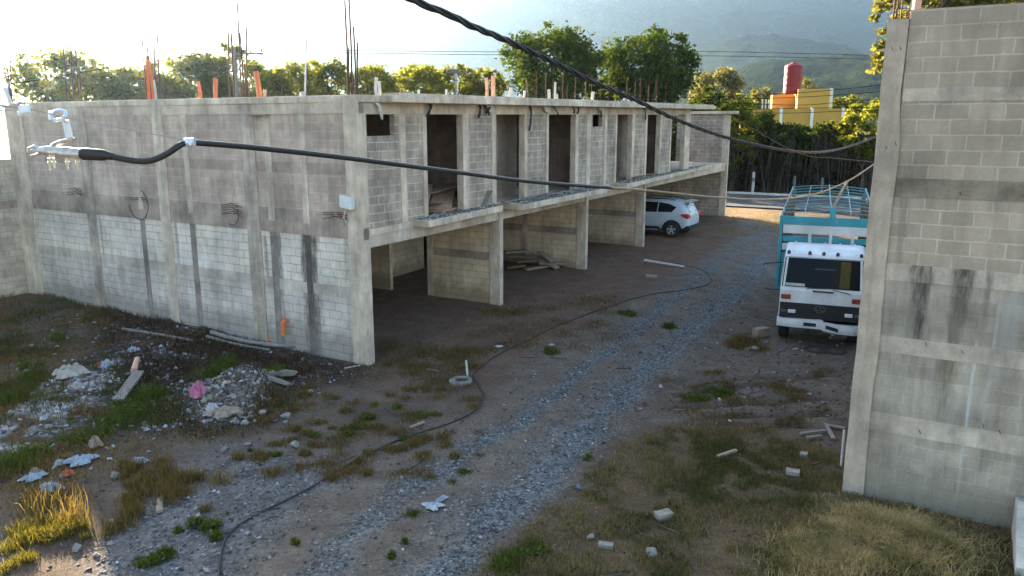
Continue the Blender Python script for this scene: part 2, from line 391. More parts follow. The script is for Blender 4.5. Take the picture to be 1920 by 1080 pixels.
def fields(x, y):
    n1 = fbm(x, y, .9, 4, 1); n2 = fbm(x, y, 3.1, 4, 2); n3 = fbm(x, y, .3, 3, 3)
    wx = x+.5*(fbm(x, y, 1.1, 3, 11)-.5); wy = y+.5*(fbm(x, y, 1.1, 3, 12)-.5)
    f = {}
    road = pmask(P_ROAD, wx, wy, .45); s = road_s(wx, wy)
    st = .75*np.exp(-((s-.36)/.09)**2)+1.1*np.exp(-((s-.84)/.13)**2)+.3*np.exp(-((s-.62)/.05)**2)
    f['road'] = road
    f['gravel'] = np.clip(road*np.clip(st*1.5*(1.5*fbm(wx, wy, 1.4, 4, 51)+.9*n2-.45), 0, 1)+.45*pmask(P_GRAV, wx, wy, .5)*(n1 > .42), 0, 1)
    f['grass'] = pmask(P_GRASS, wx, wy, .35)
    f['left'] = pmask(P_LEFT, wx, wy, .8); f['dark'] = pmask(P_DARK, wx, wy, .6); f['burn'] = pmask(P_BURN, wx, wy, .5)
    f['ash'] = np.clip(pmask(P_ASH, wx, wy, .3)*sstep(.38, .6, n2)+pmask(P_ASH2, wx, wy, .3)*sstep(.5, .65, n2), 0, 1)
    f['heap'] = pmask(P_HEAP, wx, wy, .25)
    f['yard'] = pmask(P_YARD, wx, wy, .6); f['truck'] = pmask(P_TRUCK, wx, wy, .5); f['lit'] = pmask(P_LIT, wx, wy, .5)
    f['grav2'] = pmask(P_GRAV, wx, wy, .6)
    f['n'] = (n1, n2, n3); f['s'] = s
    return f
def ground_col(x, y):
    f = fields(x, y); n1, n2, n3 = f['n']
    c = np.ones(x.shape+(3,))*np.array((.118, .102, .084))
    c = lerp(c, (.085, .064, .046), sstep(.4, .65, n1)*.7)
    c = lerp(c, (.140, .134, .136), f['grav2']*.9*sstep(.2, .5, n2))
    c = lerp(c, (.145, .098, .072), f['yard']*(.6+.4*sstep(.3, .6, n1)))
    c = lerp(c, (.105, .078, .040), f['left']*.85*sstep(.3, .55, n1))
    c = lerp(c, (.062, .038, .032), f['dark']*.85); c = lerp(c, (.048, .038, .037), f['burn']*.7)
    c = lerp(c, (.42, .42, .44), f['ash']*.85); c = lerp(c, (.20, .185, .175), f['heap']*.8)
    c = lerp(c, (.125, .115, .100), f['truck']*.7)
    c = lerp(c, (.148, .128, .108), f['road']*.85)
    c = lerp(c, (.118, .118, .118), f['gravel']*.8)
    c = lerp(c, (.105, .080, .046), f['grass']*.85)
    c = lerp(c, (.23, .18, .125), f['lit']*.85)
    for sg in RUTW:
        d, t = segdist(x, y, *sg); m = np.exp(-(d/.11)**2)*np.clip(np.minimum(t, 1-t)*6, 0, 1); c = lerp(c, (.055, .036, .024), m*.75)
    u, v = uvof(x, y)
    ins = sstep(-.2, 1.0, v)*sstep(-.2, .3, u)*sstep(31, 29, u)*sstep(15, 14, v); c = lerp(c, (.150, .110, .085), ins*.8)
    far = sstep(44, 60, np.hypot(x, y)); c = lerp(c, (.055, .066, .026), far)
    c = c*(.66+.68*n2)[..., None]*.95*(np.array((1.16, .97, .86))*(1-f['gravel'][..., None])+np.array((1.0, 1.0, 1.0))*f['gravel'][..., None])
    return c
def axis(parts):
    out = []
    for a, b, st in parts: out.append(np.arange(a, b-1e-6, st))
    return np.concatenate(out+[[parts[-1][1]]])
gx = np.concatenate([[-6400, -3500, -1800, -900, -450, -250, -150, -100], axis([(-70, -34, 4), (-34, -15, .8), (-15, 14, .11), (14, 34, .6), (34, 70, 4)]), [100, 150, 250, 450, 900, 1800, 3500, 6400]])
gy = np.concatenate([[-880, -400, -150, -60, -20, -5], axis([(0, 7, .7), (7, 27, .10), (27, 46, .22), (46, 80, 2)]), [100, 140, 200, 320, 600, 1200, 2400, 4500, 7900]])
X, Y = np.meshgrid(gx, gy); Z = gh(X, Y)
far = np.hypot(X, Y) > 90
nx, ny = len(gx), len(gy)
idx = np.arange(nx*ny).reshape(ny, nx)
q = np.stack([idx[:-1, :-1], idx[:-1, 1:], idx[1:, 1:], idx[1:, :-1]], -1).reshape(-1, 4)
def ground_mat():
    k = NT('ground'); p = k.n('ShaderNodeNewGeometry').outputs['Position']
    at = k.n('ShaderNodeAttribute', attribute_name='Col'); c = at.outputs[0]; g = at.outputs['Alpha']
    vo = k.n('ShaderNodeTexVoronoi', feature='F1'); k.set(vo.inputs['Vector'], p); vo.inputs['Scale'].default_value = 24
    vr = k.rng(vo.outputs['Color'], .1, .95, .35, 2.0)
    v2 = k.n('ShaderNodeTexVoronoi', feature='F1'); k.set(v2.inputs['Vector'], p); v2.inputs['Scale'].default_value = 9
    sp = k.math('MULTIPLY', k.rng(v2.outputs['Distance'], .12, .22, 1, 0), k.rng(k.noise(p, 3, 3), .5, .62, .1, 1))
    grav = k.math('MULTIPLY_ADD', k.math('SUBTRACT', vr, 1.0), k.math('MULTIPLY_ADD', g, .85, .15), 1.0)
    fine = k.rng(k.noise(p, 16, 5, .8), .3, .7, .62, 1.3)
    t = k.math('MULTIPLY', grav, fine); nd = k.n('ShaderNodeCombineColor'); [k.set(nd.inputs[i], t) for i in range(3)]
    c = k.mix(1.0, c, nd.outputs[0], 'MULTIPLY')
    c = k.mix(k.math('MULTIPLY', sp, .35), c, (.34, .33, .32))
    k.col(c); k.b.inputs['Roughness'].default_value = 1.0; k.b.inputs['Specular IOR Level'].default_value = .1
    h = k.math('ADD', k.math('MULTIPLY', vo.outputs['Distance'], k.math('MULTIPLY_ADD', g, -.8, -.15)), k.noise(p, 22, 5, .8))
    k.bump(h, .8, .025); return k.m
gc = ground_col(X, Y); fl = fields(X, Y)
cols = np.concatenate([gc, fl['gravel'][..., None]], -1).reshape(-1, 4)
go = np_mesh('ground', np.stack([X, Y, Z], -1).reshape(-1, 3), q.ravel(), np.full(len(q), 4), ground_mat(), cols, smooth=True)
tag(go, 'bare earth and gravel lot between the unfinished block buildings', kind='structure')

# paved street beyond the buildings, with its kerb
def asphalt():
    k = NT('asphalt'); p = k.n('ShaderNodeNewGeometry').outputs['Position']
    k.col(grime(k, k.mix(k.rng(k.noise(p, 1.2), .4, .6), (.05, .052, .058), (.075, .075, .08)), p, .3, 0)); k.bump(k.noise(p, 40), .3, .01); return k.m
rd = M(); rows = []
for vv in np.arange(-30, 60, 3): rows.append([tuple(B(uu, vv, .56)) for uu in (34.6, 37, 40, 43.2)])
rd.grid(rows).build('road', asphalt()); tag(bpy.data.objects['road'], 'grey asphalt street running behind the buildings', kind='structure')
kb = M(); pl = [(43.2, .3), (43.22, .68), (43.45, .69), (43.5, .3)]
rows = [[tuple(B(a, vv, z)) for a, z in pl] for vv in np.arange(-30, 60, 3)]
kb.grid(rows); kb.build('kerb', concrete_mat('kerb_concrete', (.5, .5, .48))); tag(bpy.data.objects['kerb'], 'pale concrete kerb along the far side of the street', kind='structure')

# ------------------------------------------------------------------ mountains
def forest(name, a, b, sc_):
    k = NT(name); p = k.n('ShaderNodeNewGeometry').outputs['Position']
    f = k.noise(p, sc_, 6, .7); g = k.noise(p, sc_*14, 4, .75)
    c = k.mix(k.rng(f, .35, .62), a, b); c = k.mix(k.rng(g, .35, .7, 0, .7), c, tuple(x*.45 for x in a)); k.col(c)
    k.bump(g, 1.0, 30); k.b.inputs['Roughness'].default_value = 1; k.b.inputs['Specular IOR Level'].default_value = 0; return k.m
def range_mesh(name, azs, els, r0, r1, r2, na, nr, rough, mat, label):
    az = np.linspace(azs[0], azs[-1], na); el = np.interp(az, azs, els)
    rr = np.concatenate([np.linspace(r0, r1, nr), np.linspace(r1, r2, nr//3)[1:]])
    A, RR = np.meshgrid(az, rr)
    x = np.sin(np.radians(A))*RR; y = np.cos(np.radians(A))*RR
    top = (r1*np.tan(np.radians(el))+HC)[None]
    t = np.where(RR <= r1, (RR-r0)/(r1-r0), 1-.6*(RR-r1)/(r2-r1))
    z = top*(t**1.25)
    s = 1.0/(r1*.16)
    rid = 1-np.abs(2*fbm(x, y, s*1.3, 4, 21)-1)
    z = z*(1+rough*(rid-.72)*(1-.75*np.exp(-((RR-r1)/(.18*r1))**2)))+top*.05*(fbm(x, y, s*5, 4, 23)-.5)+r1*.006*(fbm(x, y, s*24, 3, 25)-.5)
    z = np.where(t <= 0.001, -20, z)
    n, m = A.shape; ii = np.arange(n*m).reshape(n, m)
    qq = np.stack([ii[:-1, :-1], ii[:-1, 1:], ii[1:, 1:], ii[1:, :-1]], -1).reshape(-1, 4)
    o = np_mesh(name, np.stack([x, y, z], -1).reshape(-1, 3), qq.ravel(), np.full(len(qq), 4), mat, smooth=True)
    return tag(o, label, kind='structure')
range_mesh('mountain', [-62, -45, -36, -28, -20, -12, -4, 4, 12, 18, 20.5, 22, 23, 24.2, 25.5, 28, 34, 45, 62],
           [3, 3.6, 4.5, 6.2, 8.4, 10.4, 11.6, 11.8, 11.2, 10.2, 9.7, 9.35, 8.95, 8.5, 8.25, 8.0, 7.0, 5, 3], 1900, 4200, 6200, 300, 60, .55,
           forest('mountain_forest', (.018, .028, .014), (.034, .042, .022), .0022), 'forested mountain fading into haze behind the town')
range_mesh('foothill', [2, 8, 12, 14.5, 16.5, 18, 20, 24, 28, 34, 44, 55], [0, .8, 2.0, 3.0, 3.9, 4.25, 4.25, 4.3, 4.2, 4.0, 3.0, 1.0], 520, 1150, 1900, 200, 40, .35,
           forest('foothill_forest', (.020, .030, .014), (.040, .046, .022), .006), 'wooded foothill in front of the tall mountain')
range_mesh('hill_spur', [4, 9, 12, 15, 18, 22, 27, 32], [0, 2.6, 4.6, 5.6, 5.9, 5.0, 3.0, 0], 1300, 2100, 2900, 160, 36, .45,
           forest('spur_forest', (.020, .030, .014), (.042, .048, .024), .004), 'middle forested spur between foothill and mountain')
# ------------------------------------------------------------------ the two-storey shell
SHEAR = .009
def bl(m):                                            # storeys follow the gentle rise of the lot
    return m.map(lambda p: Vector((p.x, p.y, p.z+SHEAR*max(p.x, 0))))
m_low = block_mat('pale_block', (.45, .42, .39), (.40, .375, .348), (.16, .142, .128), .012, amt=.35, streak=.35,
                  stains=[(1.75, .34, 3.05, 5.5, (.075, .058, .052), .9), (2.75, .14, 3.0, 3.6, (.10, .085, .08), .8), (5.9, .16, 3.0, 3.4, (.13, .11, .10), .7), (8.0, .13, 3.0, 3.2, (.14, .12, .11), .7), (3.2, .08, 2.9, 3, (.15, .09, .06), .6),
                          (10.0, .10, 3.0, 3.2, (.17, .12, .09), .5), (6.6, .09, 3.0, 3.2, (.16, .11, .08), .5), (.55, .1, 3.0, 2.6, (.2, .17, .15), .5)],
                  damp=(.55, (.12, .10, .09), .35), plaster=((.56, .555, .55), .5))
LOWST = [(1.75, .36, 3.05, 7, (.075, .058, .052), .9), (2.75, .14, 3.0, 4.6, (.12, .10, .09), .7), (5.9, .16, 3.0, 4.4, (.15, .13, .115), .6), (.55, .1, 3.0, 3.6, (.2, .17, .15), .5), (9.2, .25, 1.6, 1.5, (.2, .17, .15), .5), (5.2, .2, 1.5, 1.3, (.22, .18, .15), .5)]
m_low2 = block_mat('damp_pale_block', (.41, .395, .385), (.35, .335, .325), (.17, .155, .145), .012, amt=.4, streak=.4, stains=LOWST, damp=(.5, (.14, .12, .105), .5), plaster=((.40, .39, .38), .6))
m_up = block_mat('brown_grey_block', (.345, .292, .262), (.275, .232, .208), (.43, .38, .345), .010, amt=.45, streak=.5, off=(.13, .05))
m_fac = block_mat('grey_block', (.285, .25, .22), (.195, .172, .152), (.52, .48, .43), .012, amt=.5, streak=.55, off=(.2, .1), plaster=((.36, .325, .285), .5))
m_in = block_mat('tan_block', (.47, .395, .30), (.40, .335, .25), (.19, .16, .125), .010, amt=.4, streak=.45, damp=(.55, (.19, .12, .065), .6), plaster=((.40, .35, .28), .5))
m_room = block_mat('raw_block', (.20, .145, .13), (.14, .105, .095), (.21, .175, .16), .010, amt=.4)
m_col = concrete_mat('cast_column', (.47, .42, .36), (.35, .31, .265), streak=.6)
m_colw = concrete_mat('stained_column', (.37, .335, .30), (.25, .22, .195), streak=.7, amt=.5)
m_beam = concrete_mat('cast_beam', (.42, .375, .325), (.31, .275, .235))
m_band = concrete_mat('brown_band', (.30, .255, .23), (.225, .192, .172), amt=.55)
m_slab = concrete_mat('cast_slab', (.47, .425, .36), (.35, .31, .26), streak=.6)
m_dust = concrete_mat('dusty_floor', (.17, .15, .135), (.11, .095, .085), plank=False, amt=.6)
m_rebar = plain('rusty_steel', (.10, .05, .035), .8, .3)
m_orange = plain('orange_conduit', (.62, .17, .055), .5, 0, .2)
m_ppink = plain('faded_conduit', (.62, .33, .22), .55, 0, .25)
m_pvc = plain('white_pvc', (.50, .48, .44), .5, 0, .25)
m_wood = concrete_mat('weathered_wood', (.17, .125, .09), (.10, .075, .055), amt=.4)
m_woodp = concrete_mat('pale_wood', (.27, .23, .185), (.18, .15, .12), amt=.4)

bld = thing('unfinished_building', 'two-storey unfinished grey block building with sawtooth balconies and rebar on its roof', 'building', O, RZ)
def part(name, m, mat, label=None, bevel=0, parent=bld): return bl(m).build(name, mat, parent, bevel=bevel, label=label)
def rough_edge(poly, seg=.25, amp=.03):
    out = []
    for i in range(len(poly)):
        a, b = Vector(poly[i]), Vector(poly[(i+1) % len(poly)]); L = (b-a).length; k = max(1, int(L/seg))
        for j in range(k):
            p = a+(b-a)*j/k
            if j: p += Vector((random.uniform(-amp, amp), random.uniform(-amp, amp)))
            out.append((p.x, p.y))
    return out
MAINC = [(.23, .46), (3.55, .46), (6.95, .42), (10.35, .42), (13.85, .9)]
# side wall, u = 0
edges = [c for c, w_ in MAINC]
for i in range(4):
    a, b = edges[i]+MAINC[i][1]/2, edges[i+1]-MAINC[i+1][1]/2
    part('wall_panel', M().box(0, .15, a, b, -.4, 1.65), m_low2, 'grey damp block panel at the foot of the side wall')
    part('wall_panel', M().box(0, .15, a, b, 1.65, 2.93), m_low, 'whitish middle block panel of the side wall')
    part('wall_panel', M().box(0, .15, a, b, 3.2, 5.72), m_up, 'brownish upper block panel of the side wall')
for i, (c, w_) in enumerate(MAINC):
    part('column', M().box(-.035, .30 if i else .2, c-w_/2, c+w_/2, -.4, 6.06), m_col if i % 2 == 0 else m_colw, bevel=.012)
for c, w_ in ((1.75, .2), (2.9, .22), (5.9, .2), (8.0, .2)):
    part('column', M().box(-.014, .13, c-w_/2, c+w_/2, 3.2, 5.73), m_col)
    part('column', M().box(-.012, .13, c-w_/2, c+w_/2, -.4, 2.94), concrete_mat('streaked_column', (.31, .285, .265), (.20, .18, .165), streak=.8, amt=.6,
         stains=[(c, .3, 3.05, 6, (.06, .047, .043), .9 if c < 2 else .3)]))
part('beam', M().box(-.020, .17, .0, 14.3, 2.93, 3.2), m_band); part('beam', M().box(-.020, .17, .0, 14.3, 5.72, 6.055), m_beam)
part('beam', M().box(-.006, .1, .4, 13.5, 1.52, 1.78), concrete_mat('pale_band', (.39, .36, .335), (.32, .295, .275)))
part('beam', M().box(-.008, .1, .4, 13.5, 4.38, 4.62), m_band)
part('plaster_patch', M().box(-.004, .1, .46, 13.4, 3.19, 3.52), m_band)

# ground-floor party walls: post at the open end, block behind, a band half way
def party(u, v1, z0=-.3, v0=.0, mt=None, band=True):
    part('party_wall', M().box(u-.13, u, v0+.36, v1, z0, 3.0), mt or m_in)
    part('column', M().box(u-.17, u+.02, v0, v0+.36, z0, 3.02), m_col, bevel=.01)
    if band: part('beam', M().box(u-.145, u+.012, v0+.37, v1-.01, 1.5, 1.74), m_band)
party(6.0, 2.45); part('column', M().box(5.86, 6.02, 2.44, 2.66, -.3, 3.0), m_col)
part('party_wall', M().box(5.87, 6.0, 4.15, 13.8, -.3, 3.0), m_in); party(11.87, 13.8); part('column', M().box(11.7, 11.9, 2.4, 2.62, -.3, 3.0), m_colw)
party(17.52, 13.8); party(29.8, 13.8, v0=-.05, mt=m_fac, band=False)
part('inner_wall', M().box(6.0, 9.2, 5.3, 5.43, -.3, 3.0), m_in); part('inner_wall', M().box(10.1, 11.8, 5.3, 5.43, -.3, 3.0), m_in)
part('inner_wall', M().box(.15, 5.87, 9.3, 9.43, -.3, 3.0), m_in); part('inner_wall', M().box(11.9, 29.7, 7.3, 7.43, -.3, 3.0), m_in)
part('rear_wall', M().box(.16, 29.67, 13.81, 13.96, -.3, 5.72), m_room)  # unseen rear wall, closed along its full length to keep sun off the yard
for a, b in ((.18, 5.83), (6.02, 11.69), (11.89, 17.34), (17.54, 29.62)): part('beam', M().box(a, b, .06, .30, 2.72, 3.0), m_beam)
# floor and balconies
part('floor_slab', M().prism(rough_edge([(.16, .04), (29.66, .04), (29.66, 13.8), (.16, 13.8)], .4, .012), 3.0, 3.155), m_slab)
BAL = [[(1.87, .42), (1.83, -.42), (5.58, -.27), (5.62, .42)], [(6.15, .42), (5.95, -.68), (9.06, -.67), (12.1, -.62), (12.15, .42)], [(13.9, .42), (13.85, -.65), (20, -.33), (26.3, .0), (26.3, .42)]]
for bp in BAL:
    part('balcony_slab', M().prism(rough_edge(bp, .22, .022), 3.02, 3.19), m_slab, bevel=.012)
    # grey grit left on the slab
    cx = sum(p[0] for p in bp)/len(bp); cyy = sum(p[1] for p in bp)/len(bp)
    part('floor_grit', M().prism(rough_edge([((p[0]-cx)*.93+cx, (p[1]-cyy)*.86+cyy) for p in bp], .18, .05), 3.185, 3.198), m_dust)
# upper facade at v = .05
def fw(u0, u1, z0=3.16, z1=5.7): part('wall_panel', M().box(u0, u1, .05, .2, z0, z1), m_fac)
def fc(u0, u1, z0=3.16, z1=5.71, m=None): part('column', M().box(u0, u1, .022, .23, z0, z1), m or m_col, bevel=.008)
fw(.2, 1.4, 3.16, 5.22); fw(1.25, 1.4, 5.22, 5.7); fw(.2, .27, 5.22, 5.7); fc(1.4, 1.62); fw(1.62, 2.3); fc(2.3, 2.45)
fc(4.03, 4.30); fw(4.30, 5.48); fc(5.48, 5.70); fc(7.32, 7.50); fw(7.5, 8.72); fc(8.72, 8.86); fc(10.8, 11.02); fw(11.02, 11.7); fc(11.7, 12.02)
fw(12.02, 13.2, 3.16, 5.28); fw(13.01, 13.2, 5.28, 5.7); fw(12.02, 12.18, 5.28, 5.7); fc(13.2, 13.42); fw(13.42, 14.2); fc(14.2, 14.35); fc(15.85, 16.1); fw(16.1, 17.3); fc(17.3, 17.49)
fc(19.02, 19.22); fw(19.22, 20.3); fc(20.3, 20.47); fc(22.33, 23.1)
part('beam', M().box(.21, 23.1, .028, .26, 5.70, 5.955), m_beam)
part('beam', M().box(.21, 2.3, .035, .19, 4.28, 4.46), m_band); part('beam', M().box(12.03, 14.2, .035, .19, 4.3, 4.46), m_band)
m_shaft = block_mat('shaft_block', (.27, .235, .21), (.20, .175, .155), (.30, .27, .24), .012, amt=.4, off=(.1, .03))
for a, b in ((5.68, 8.6), (16.6, 19.9)): part('inner_wall', M().box(a, b, 1.05, 1.18, 3.155, 5.95), m_shaft)
part('inner_wall', M().box(.16, 19.9, 4.5, 4.63, 3.155, 5.95), m_room); part('inner_wall', M().box(20.03, 29.66, 4.5, 4.63, 3.155, 5.7), m_room); part('inner_wall', M().box(19.9, 20.03, .24, 13.8, 3.155, 5.95), m_room)  # the wall behind the open last bay is unseen, added to block low sun
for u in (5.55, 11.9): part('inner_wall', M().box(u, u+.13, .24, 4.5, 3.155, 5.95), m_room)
# last bay stands open: only its end wall
part('end_wall', M().box(29.67, 29.8, .30, 2.9, 3.02, 5.74), m_fac); part('column', M().box(29.63, 29.82, -.05, .30, 3.02, 5.75), m_col)
part('roof_lip', M().prism(rough_edge([(29.45, -.42), (30.0, -.42), (30.0, 3.2), (29.45, 3.2)], .3, .015), 5.75, 5.90), m_slab)
# roof
part('roof_slab', M().prism(rough_edge([(-.04, -.05), (.62, -.05), (.62, -.42), (25.6, -.42), (26.1, .5), (26.1, 13.9), (-.04, 13.9)], .3, .025), 5.955, 6.115), m_slab, bevel=.015)
part('roof_lip', M().prism(rough_edge([(.9, -.38), (25.4, -.38), (25.4, .1), (.9, .1)], .3, .06), 6.11, 6.17), m_slab)

# rebar and conduits standing on the roof: (px, top y, base y, distance-plane v on the side wall)
def roof_pt(px, py):
    d = Vector(ray(px, py)); u_ = None
    n = U; t = (O+U*.12-Vector((0, 0, HC))).dot(n)/d.dot(n); p = Vector((0, 0, HC))+d*t
    return uvof(p.x, p.y)[1]
def side_bar(px, pt, pb, r, mat, name, lean=0.0):
    v = min(max(roof_pt(px, pb), .05), 14.1)
    P0 = B(.12, v, 6.0); D = P0.y; top = HC+(atd(px, pt, D).z-HC); tx = atd(px+lean, pt, D)
    lu = uvof(tx.x, tx.y)[1]-v
    wob = random.uniform(-.03, .03)
    m = M().tube([(.12, v, 5.9), (.12+wob, v+lu*.5+wob, (6+top)/2), (.12+wob*2, v+lu, top)], r, 5 if r < .02 else 9)
    m.build(name, mat, bld)
for px, pt, ln in [(8, 110, -6), (16, 112, -4), (20, 112, 2), (125, 78, -3), (137, 78, 0), (147, 78, 3), (152, 130, 0), (275, 64, -8), (284, 62, -6), (292, 90, 0), (299, 62, 2),
                   (432, 60, -6), (440, 62, -6), (452, 5, -2), (457, 62, -1), (461, 120, 3), (464, 52, 0), (652, 0, 0), (660, 0, 0), (667, 50, 0), (670, 80, 2), (655, 90, -3)]:
    side_bar(px, pt, 187, .019, m_rebar, 'rebar', ln)
side_bar(571, 35, 185, .018, m_pvc, 'rebar', 12)
for px, pt, r, mt, ln in [(280, 104, .045, m_orange, -4), (289, 112, .04, m_orange, -8), (376, 153, .045, m_orange, 0), (404, 147, .05, m_orange, 0), (488, 134, .06, m_orange, -9), (496, 168, .04, m_ppink, 0), (293, 150, .03, m_pvc, -3),
                          (6, 165, .08, m_pvc, 0), (568, 172, .06, m_pvc, 0)]:
    side_bar(px, pt, 190, r, mt, 'conduit', ln)
def front_bar(px, pt, r, mat, name, v=.25, pb=183, lean=0):
    d = ray(px, pb); t = (O+V*v).dot(V)/Vector(d).dot(V); u = uvof(d[0]*t, d[1]*t)[0]
    P0 = B(u, v, 6); top = atd(px, pt, P0.y).z-SHEAR*u
    m = M().tube([(u, v, 6.0), (u+random.uniform(-.03, .03), v+random.uniform(-.03, .03), (6+top)/2), (u+lean, v, top)], r, 5 if r < .02 else 8)
    part(name, m, mat)
for px, pt in [(985, 150), (989, 152), (1005, 133), (1025, 140), (1038, 150), (1056, 135), (1064, 162), (1079, 145), (1097, 150), (1110, 140), (1126, 155), (1141, 148), (1155, 160), (1175, 150), (1190, 152), (1201, 145), (1216, 158), (1231, 150), (1247, 155), (1262, 148), (1295, 150)]:
    front_bar(px, pt, .018, m_rebar, 'rebar', random.choice((.15, .3, 3.5, 6.5)), 186, random.uniform(-.1, .1))
for px, pt, r, mt in [(707, 145, .035, m_pvc), (712, 152, .035, m_pvc), (912, 146, .045, m_ppink), (925, 142, .06, m_ppink), (958, 164, .05, m_pvc), (975, 178, .06, m_pvc), (985, 170, .06, m_pvc), (1029, 168, .05, m_pvc), (1041, 154, .035, m_pvc), (1043, 176, .05, m_pvc), (1097, 186, .08, m_pvc), (1112, 172, .06, m_pvc), (837, 168, .03, m_pvc), (786, 168, .03, m_pvc)]:
    front_bar(px, pt, r, mt, 'conduit', .2)
# loose ties bent out of the side wall
for vc, zc, r, n in ((7.9, 3.52, .42, 2), (4.2, 3.45, .26, 6), (10.9, 3.6, .2, 4), (.75, 3.5, .15, 3)):
    m = M()
    for i in range(n):
        z = zc+(i-n/2)*.05; m.tube([(.02, vc-.15, z), (-.12, vc-.05+random.uniform(-.1, .1), z+.02), (-.16, vc-.42, z-.05+random.uniform(-.03, .03))], .008, 5)
        m.tube([(.02, vc+.1, z), (-.14, vc+.35, z-.04+random.uniform(-.03, .03))], .008, 5)
    if n != 3 and n != 4:
        a0, a1 = (.4, 4.6) if r > .4 else (1.2, 3.6)
        m.tube([(-.14, vc+math.sin(a0+(a1-a0)*t/14)*-r, zc-.05+math.cos(a0+(a1-a0)*t/14)*r-.12) for t in range(15)], .012, 5)
    m.build('rebar_tie', m_rebar, bld)
# sewer stub near the ground
M().tube([(.05, 2.6, .75), (-.12, 2.6, .75), (-.16, 2.6, .69), (-.16, 2.6, .40)], .055, 10).build('drain_pipe', m_orange, bld)

# ------------------------------------------------------------------ building at the right edge
rb = thing('block_building', 'tall raw grey block wall of the building at the right with a thick corner column', 'building', O+U*-1.22, RZ)
S1 = (.042, .034, .028)
m_rw = block_mat('stained_grey_block', (.285, .25, .208), (.20, .176, .147), (.38, .36, .33), .011, amt=.35, streak=.35, off=(.07, .03),
                 stains=[(-10.85, .08, 4.9, 2.2, (.10, .085, .07), .5)])
m_rl = block_mat('washed_grey_block', (.30, .275, .237), (.225, .206, .178), (.33, .32, .295), .010, amt=.45, streak=.6, off=(.07, .03),
                 stains=[(-11.15, .15, 3.6, 1.5, S1, .85), (-11.18, .07, 2.95, .9, S1, .85), (-11.66, .13, 3.6, 1.1, S1, .85), (-11.62, .12, 3.3, 2.3, (.13, .115, .075), .85), (-11.05, .06, 3.0, 1.6, (.2, .18, .13), .7),
                         (-11.95, .05, 3.4, .5, S1, .5), (-11.55, .13, 2.4, 1.2, (.15, .13, .08), .8), (-11.9, .03, 2.6, 2.6, (.5, .49, .46), .9), (-10.95, .1, 2.2, 1.0, (.2, .18, .12), .5), (-11.3, .05, 2.3, .9, (.19, .17, .12), .6),
                         (-12.1, .03, 3.3, 3.3, (.38, .37, .34), .5), (-12.25, .15, 3.4, 1.5, (.34, .33, .31), .5)], damp=(.25, (.22, .19, .13), .6), plaster=((.27, .26, .24), .6))
m_rb = concrete_mat('white_bled_beam', (.385, .352, .308), (.28, .255, .222), plank=False, amt=.5, stains=[(-11.15, .2, 3.7, .9, S1, .85), (-11.66, .16, 3.7, .9, S1, .85), (-11.95, .06, 3.6, .4, S1, .7)])
m_rd = concrete_mat('moss_beam', (.23, .21, .178), (.14, .122, .095), plank=False, amt=.6)
VE, VC = -17.0, -10.70
def rp(name, m, mat, bevel=0, label=None): return m.build(name, mat, rb, bevel=bevel, label=label)
lev = [(-.5, 1.09, m_rl), (1.37, 2.29, m_rl), (2.53, 3.34, m_rl), (3.58, 4.51, m_rw), (4.77, 5.79, m_rw), (5.96, 6.97, m_rw)]
for a, b, mt in lev: rp('wall_panel', M().box(0, .15, VE, VC+.02, a, b), mt)
for a, b, mt in ((1.09, 1.37, m_rb), (2.29, 2.53, m_rb), (3.34, 3.58, m_rb), (4.51, 4.77, m_rd), (5.79, 5.96, m_rb)): rp('beam', M().box(-.008, .16, VE, VC+.02, a, b), mt)
cm = M(); nz = 24
for i in range(nz):
    z0 = -.5+i*(6.9+.46)/nz; 
rows = []
for i in range(nz+1):
    z = -.5+i*7.36/nz; j = random.uniform(-.008, .008); wv = .007*math.sin(i*.8)+(-.03 if z > 5.6 else 0)
    rows.append([(-.03, VC-wv+j, z), (-.034, VC+.15, z), (-.03, -10.41+j, z), (.34, -10.41+j, z), (.34, VC, z)])
cm.grid(rows); n0 = len(cm.v)-5; cm.f.append((n0, n0+1, n0+2, n0+3, n0+4))
rp('column', cm, concrete_mat('corner_column', (.36, .32, .272), (.28, .25, .212), streak=.5, amt=.35, stains=[(-10.8, .06, 6.8, 2.2, (.10, .09, .08), .8)]), label='smooth cast corner column with rough edges')
rp('side_wall', M().box(.34, 9.0, -10.60, -10.45, -.5, 3.3), m_rw); rp('side_wall', M().box(.15, .30, VE-.15, VE, -.5, 3.2), m_rw)
rp('floor_slab', M().box(.16, 9.0, VE, -10.62, 3.0, 3.15), m_slab)
for px, dv in ((1674, 0), (1680, .01), (1688, .02), (1712, 0), (1706, .03)):
    d = Vector(ray(px, 38)); t = (O+U*-1.15-Vector((0, 0, HC))).dot(U)/d.dot(U); p = Vector((0, 0, HC))+d*t; vv = uvof(p.x, p.y)[1]
    rp('rebar', M().tube([(.08+dv, vv, 6.7), (.08+dv*2, vv, 7.1), (.1, vv+random.uniform(-.02, .02), 7.9)], .010, 6), m_rebar)
rp('rebar', M().tube([(.06, -10.50, 6.86), (.06, -10.50, 7.0), (.06, -10.62, 7.0), (.06, -10.62, 6.86)], .006, 5), m_rebar)
rp('conduit', M().tube([(.1, -10.72, 6.7), (.11, -10.74, 7.2), (.12, -10.76, 7.9)], .055, 10), m_ppink)
for v, z in ((-10.5, 6.5), (-10.6, 6.5), (-10.55, 5.2), (-10.66, 5.25), (-11.3, 2.5), (-11.75, 2.45), (-12.1, 1.45), (-11.35, 1.2), (-12.3, 1.4), (-11.5, 4.6)):
    rp('tie_wire', M().tube([(.02, v, z), (-.03, v+.01, z+.01), (-.035, v-.01, z-.04)], .006, 4), m_rebar)
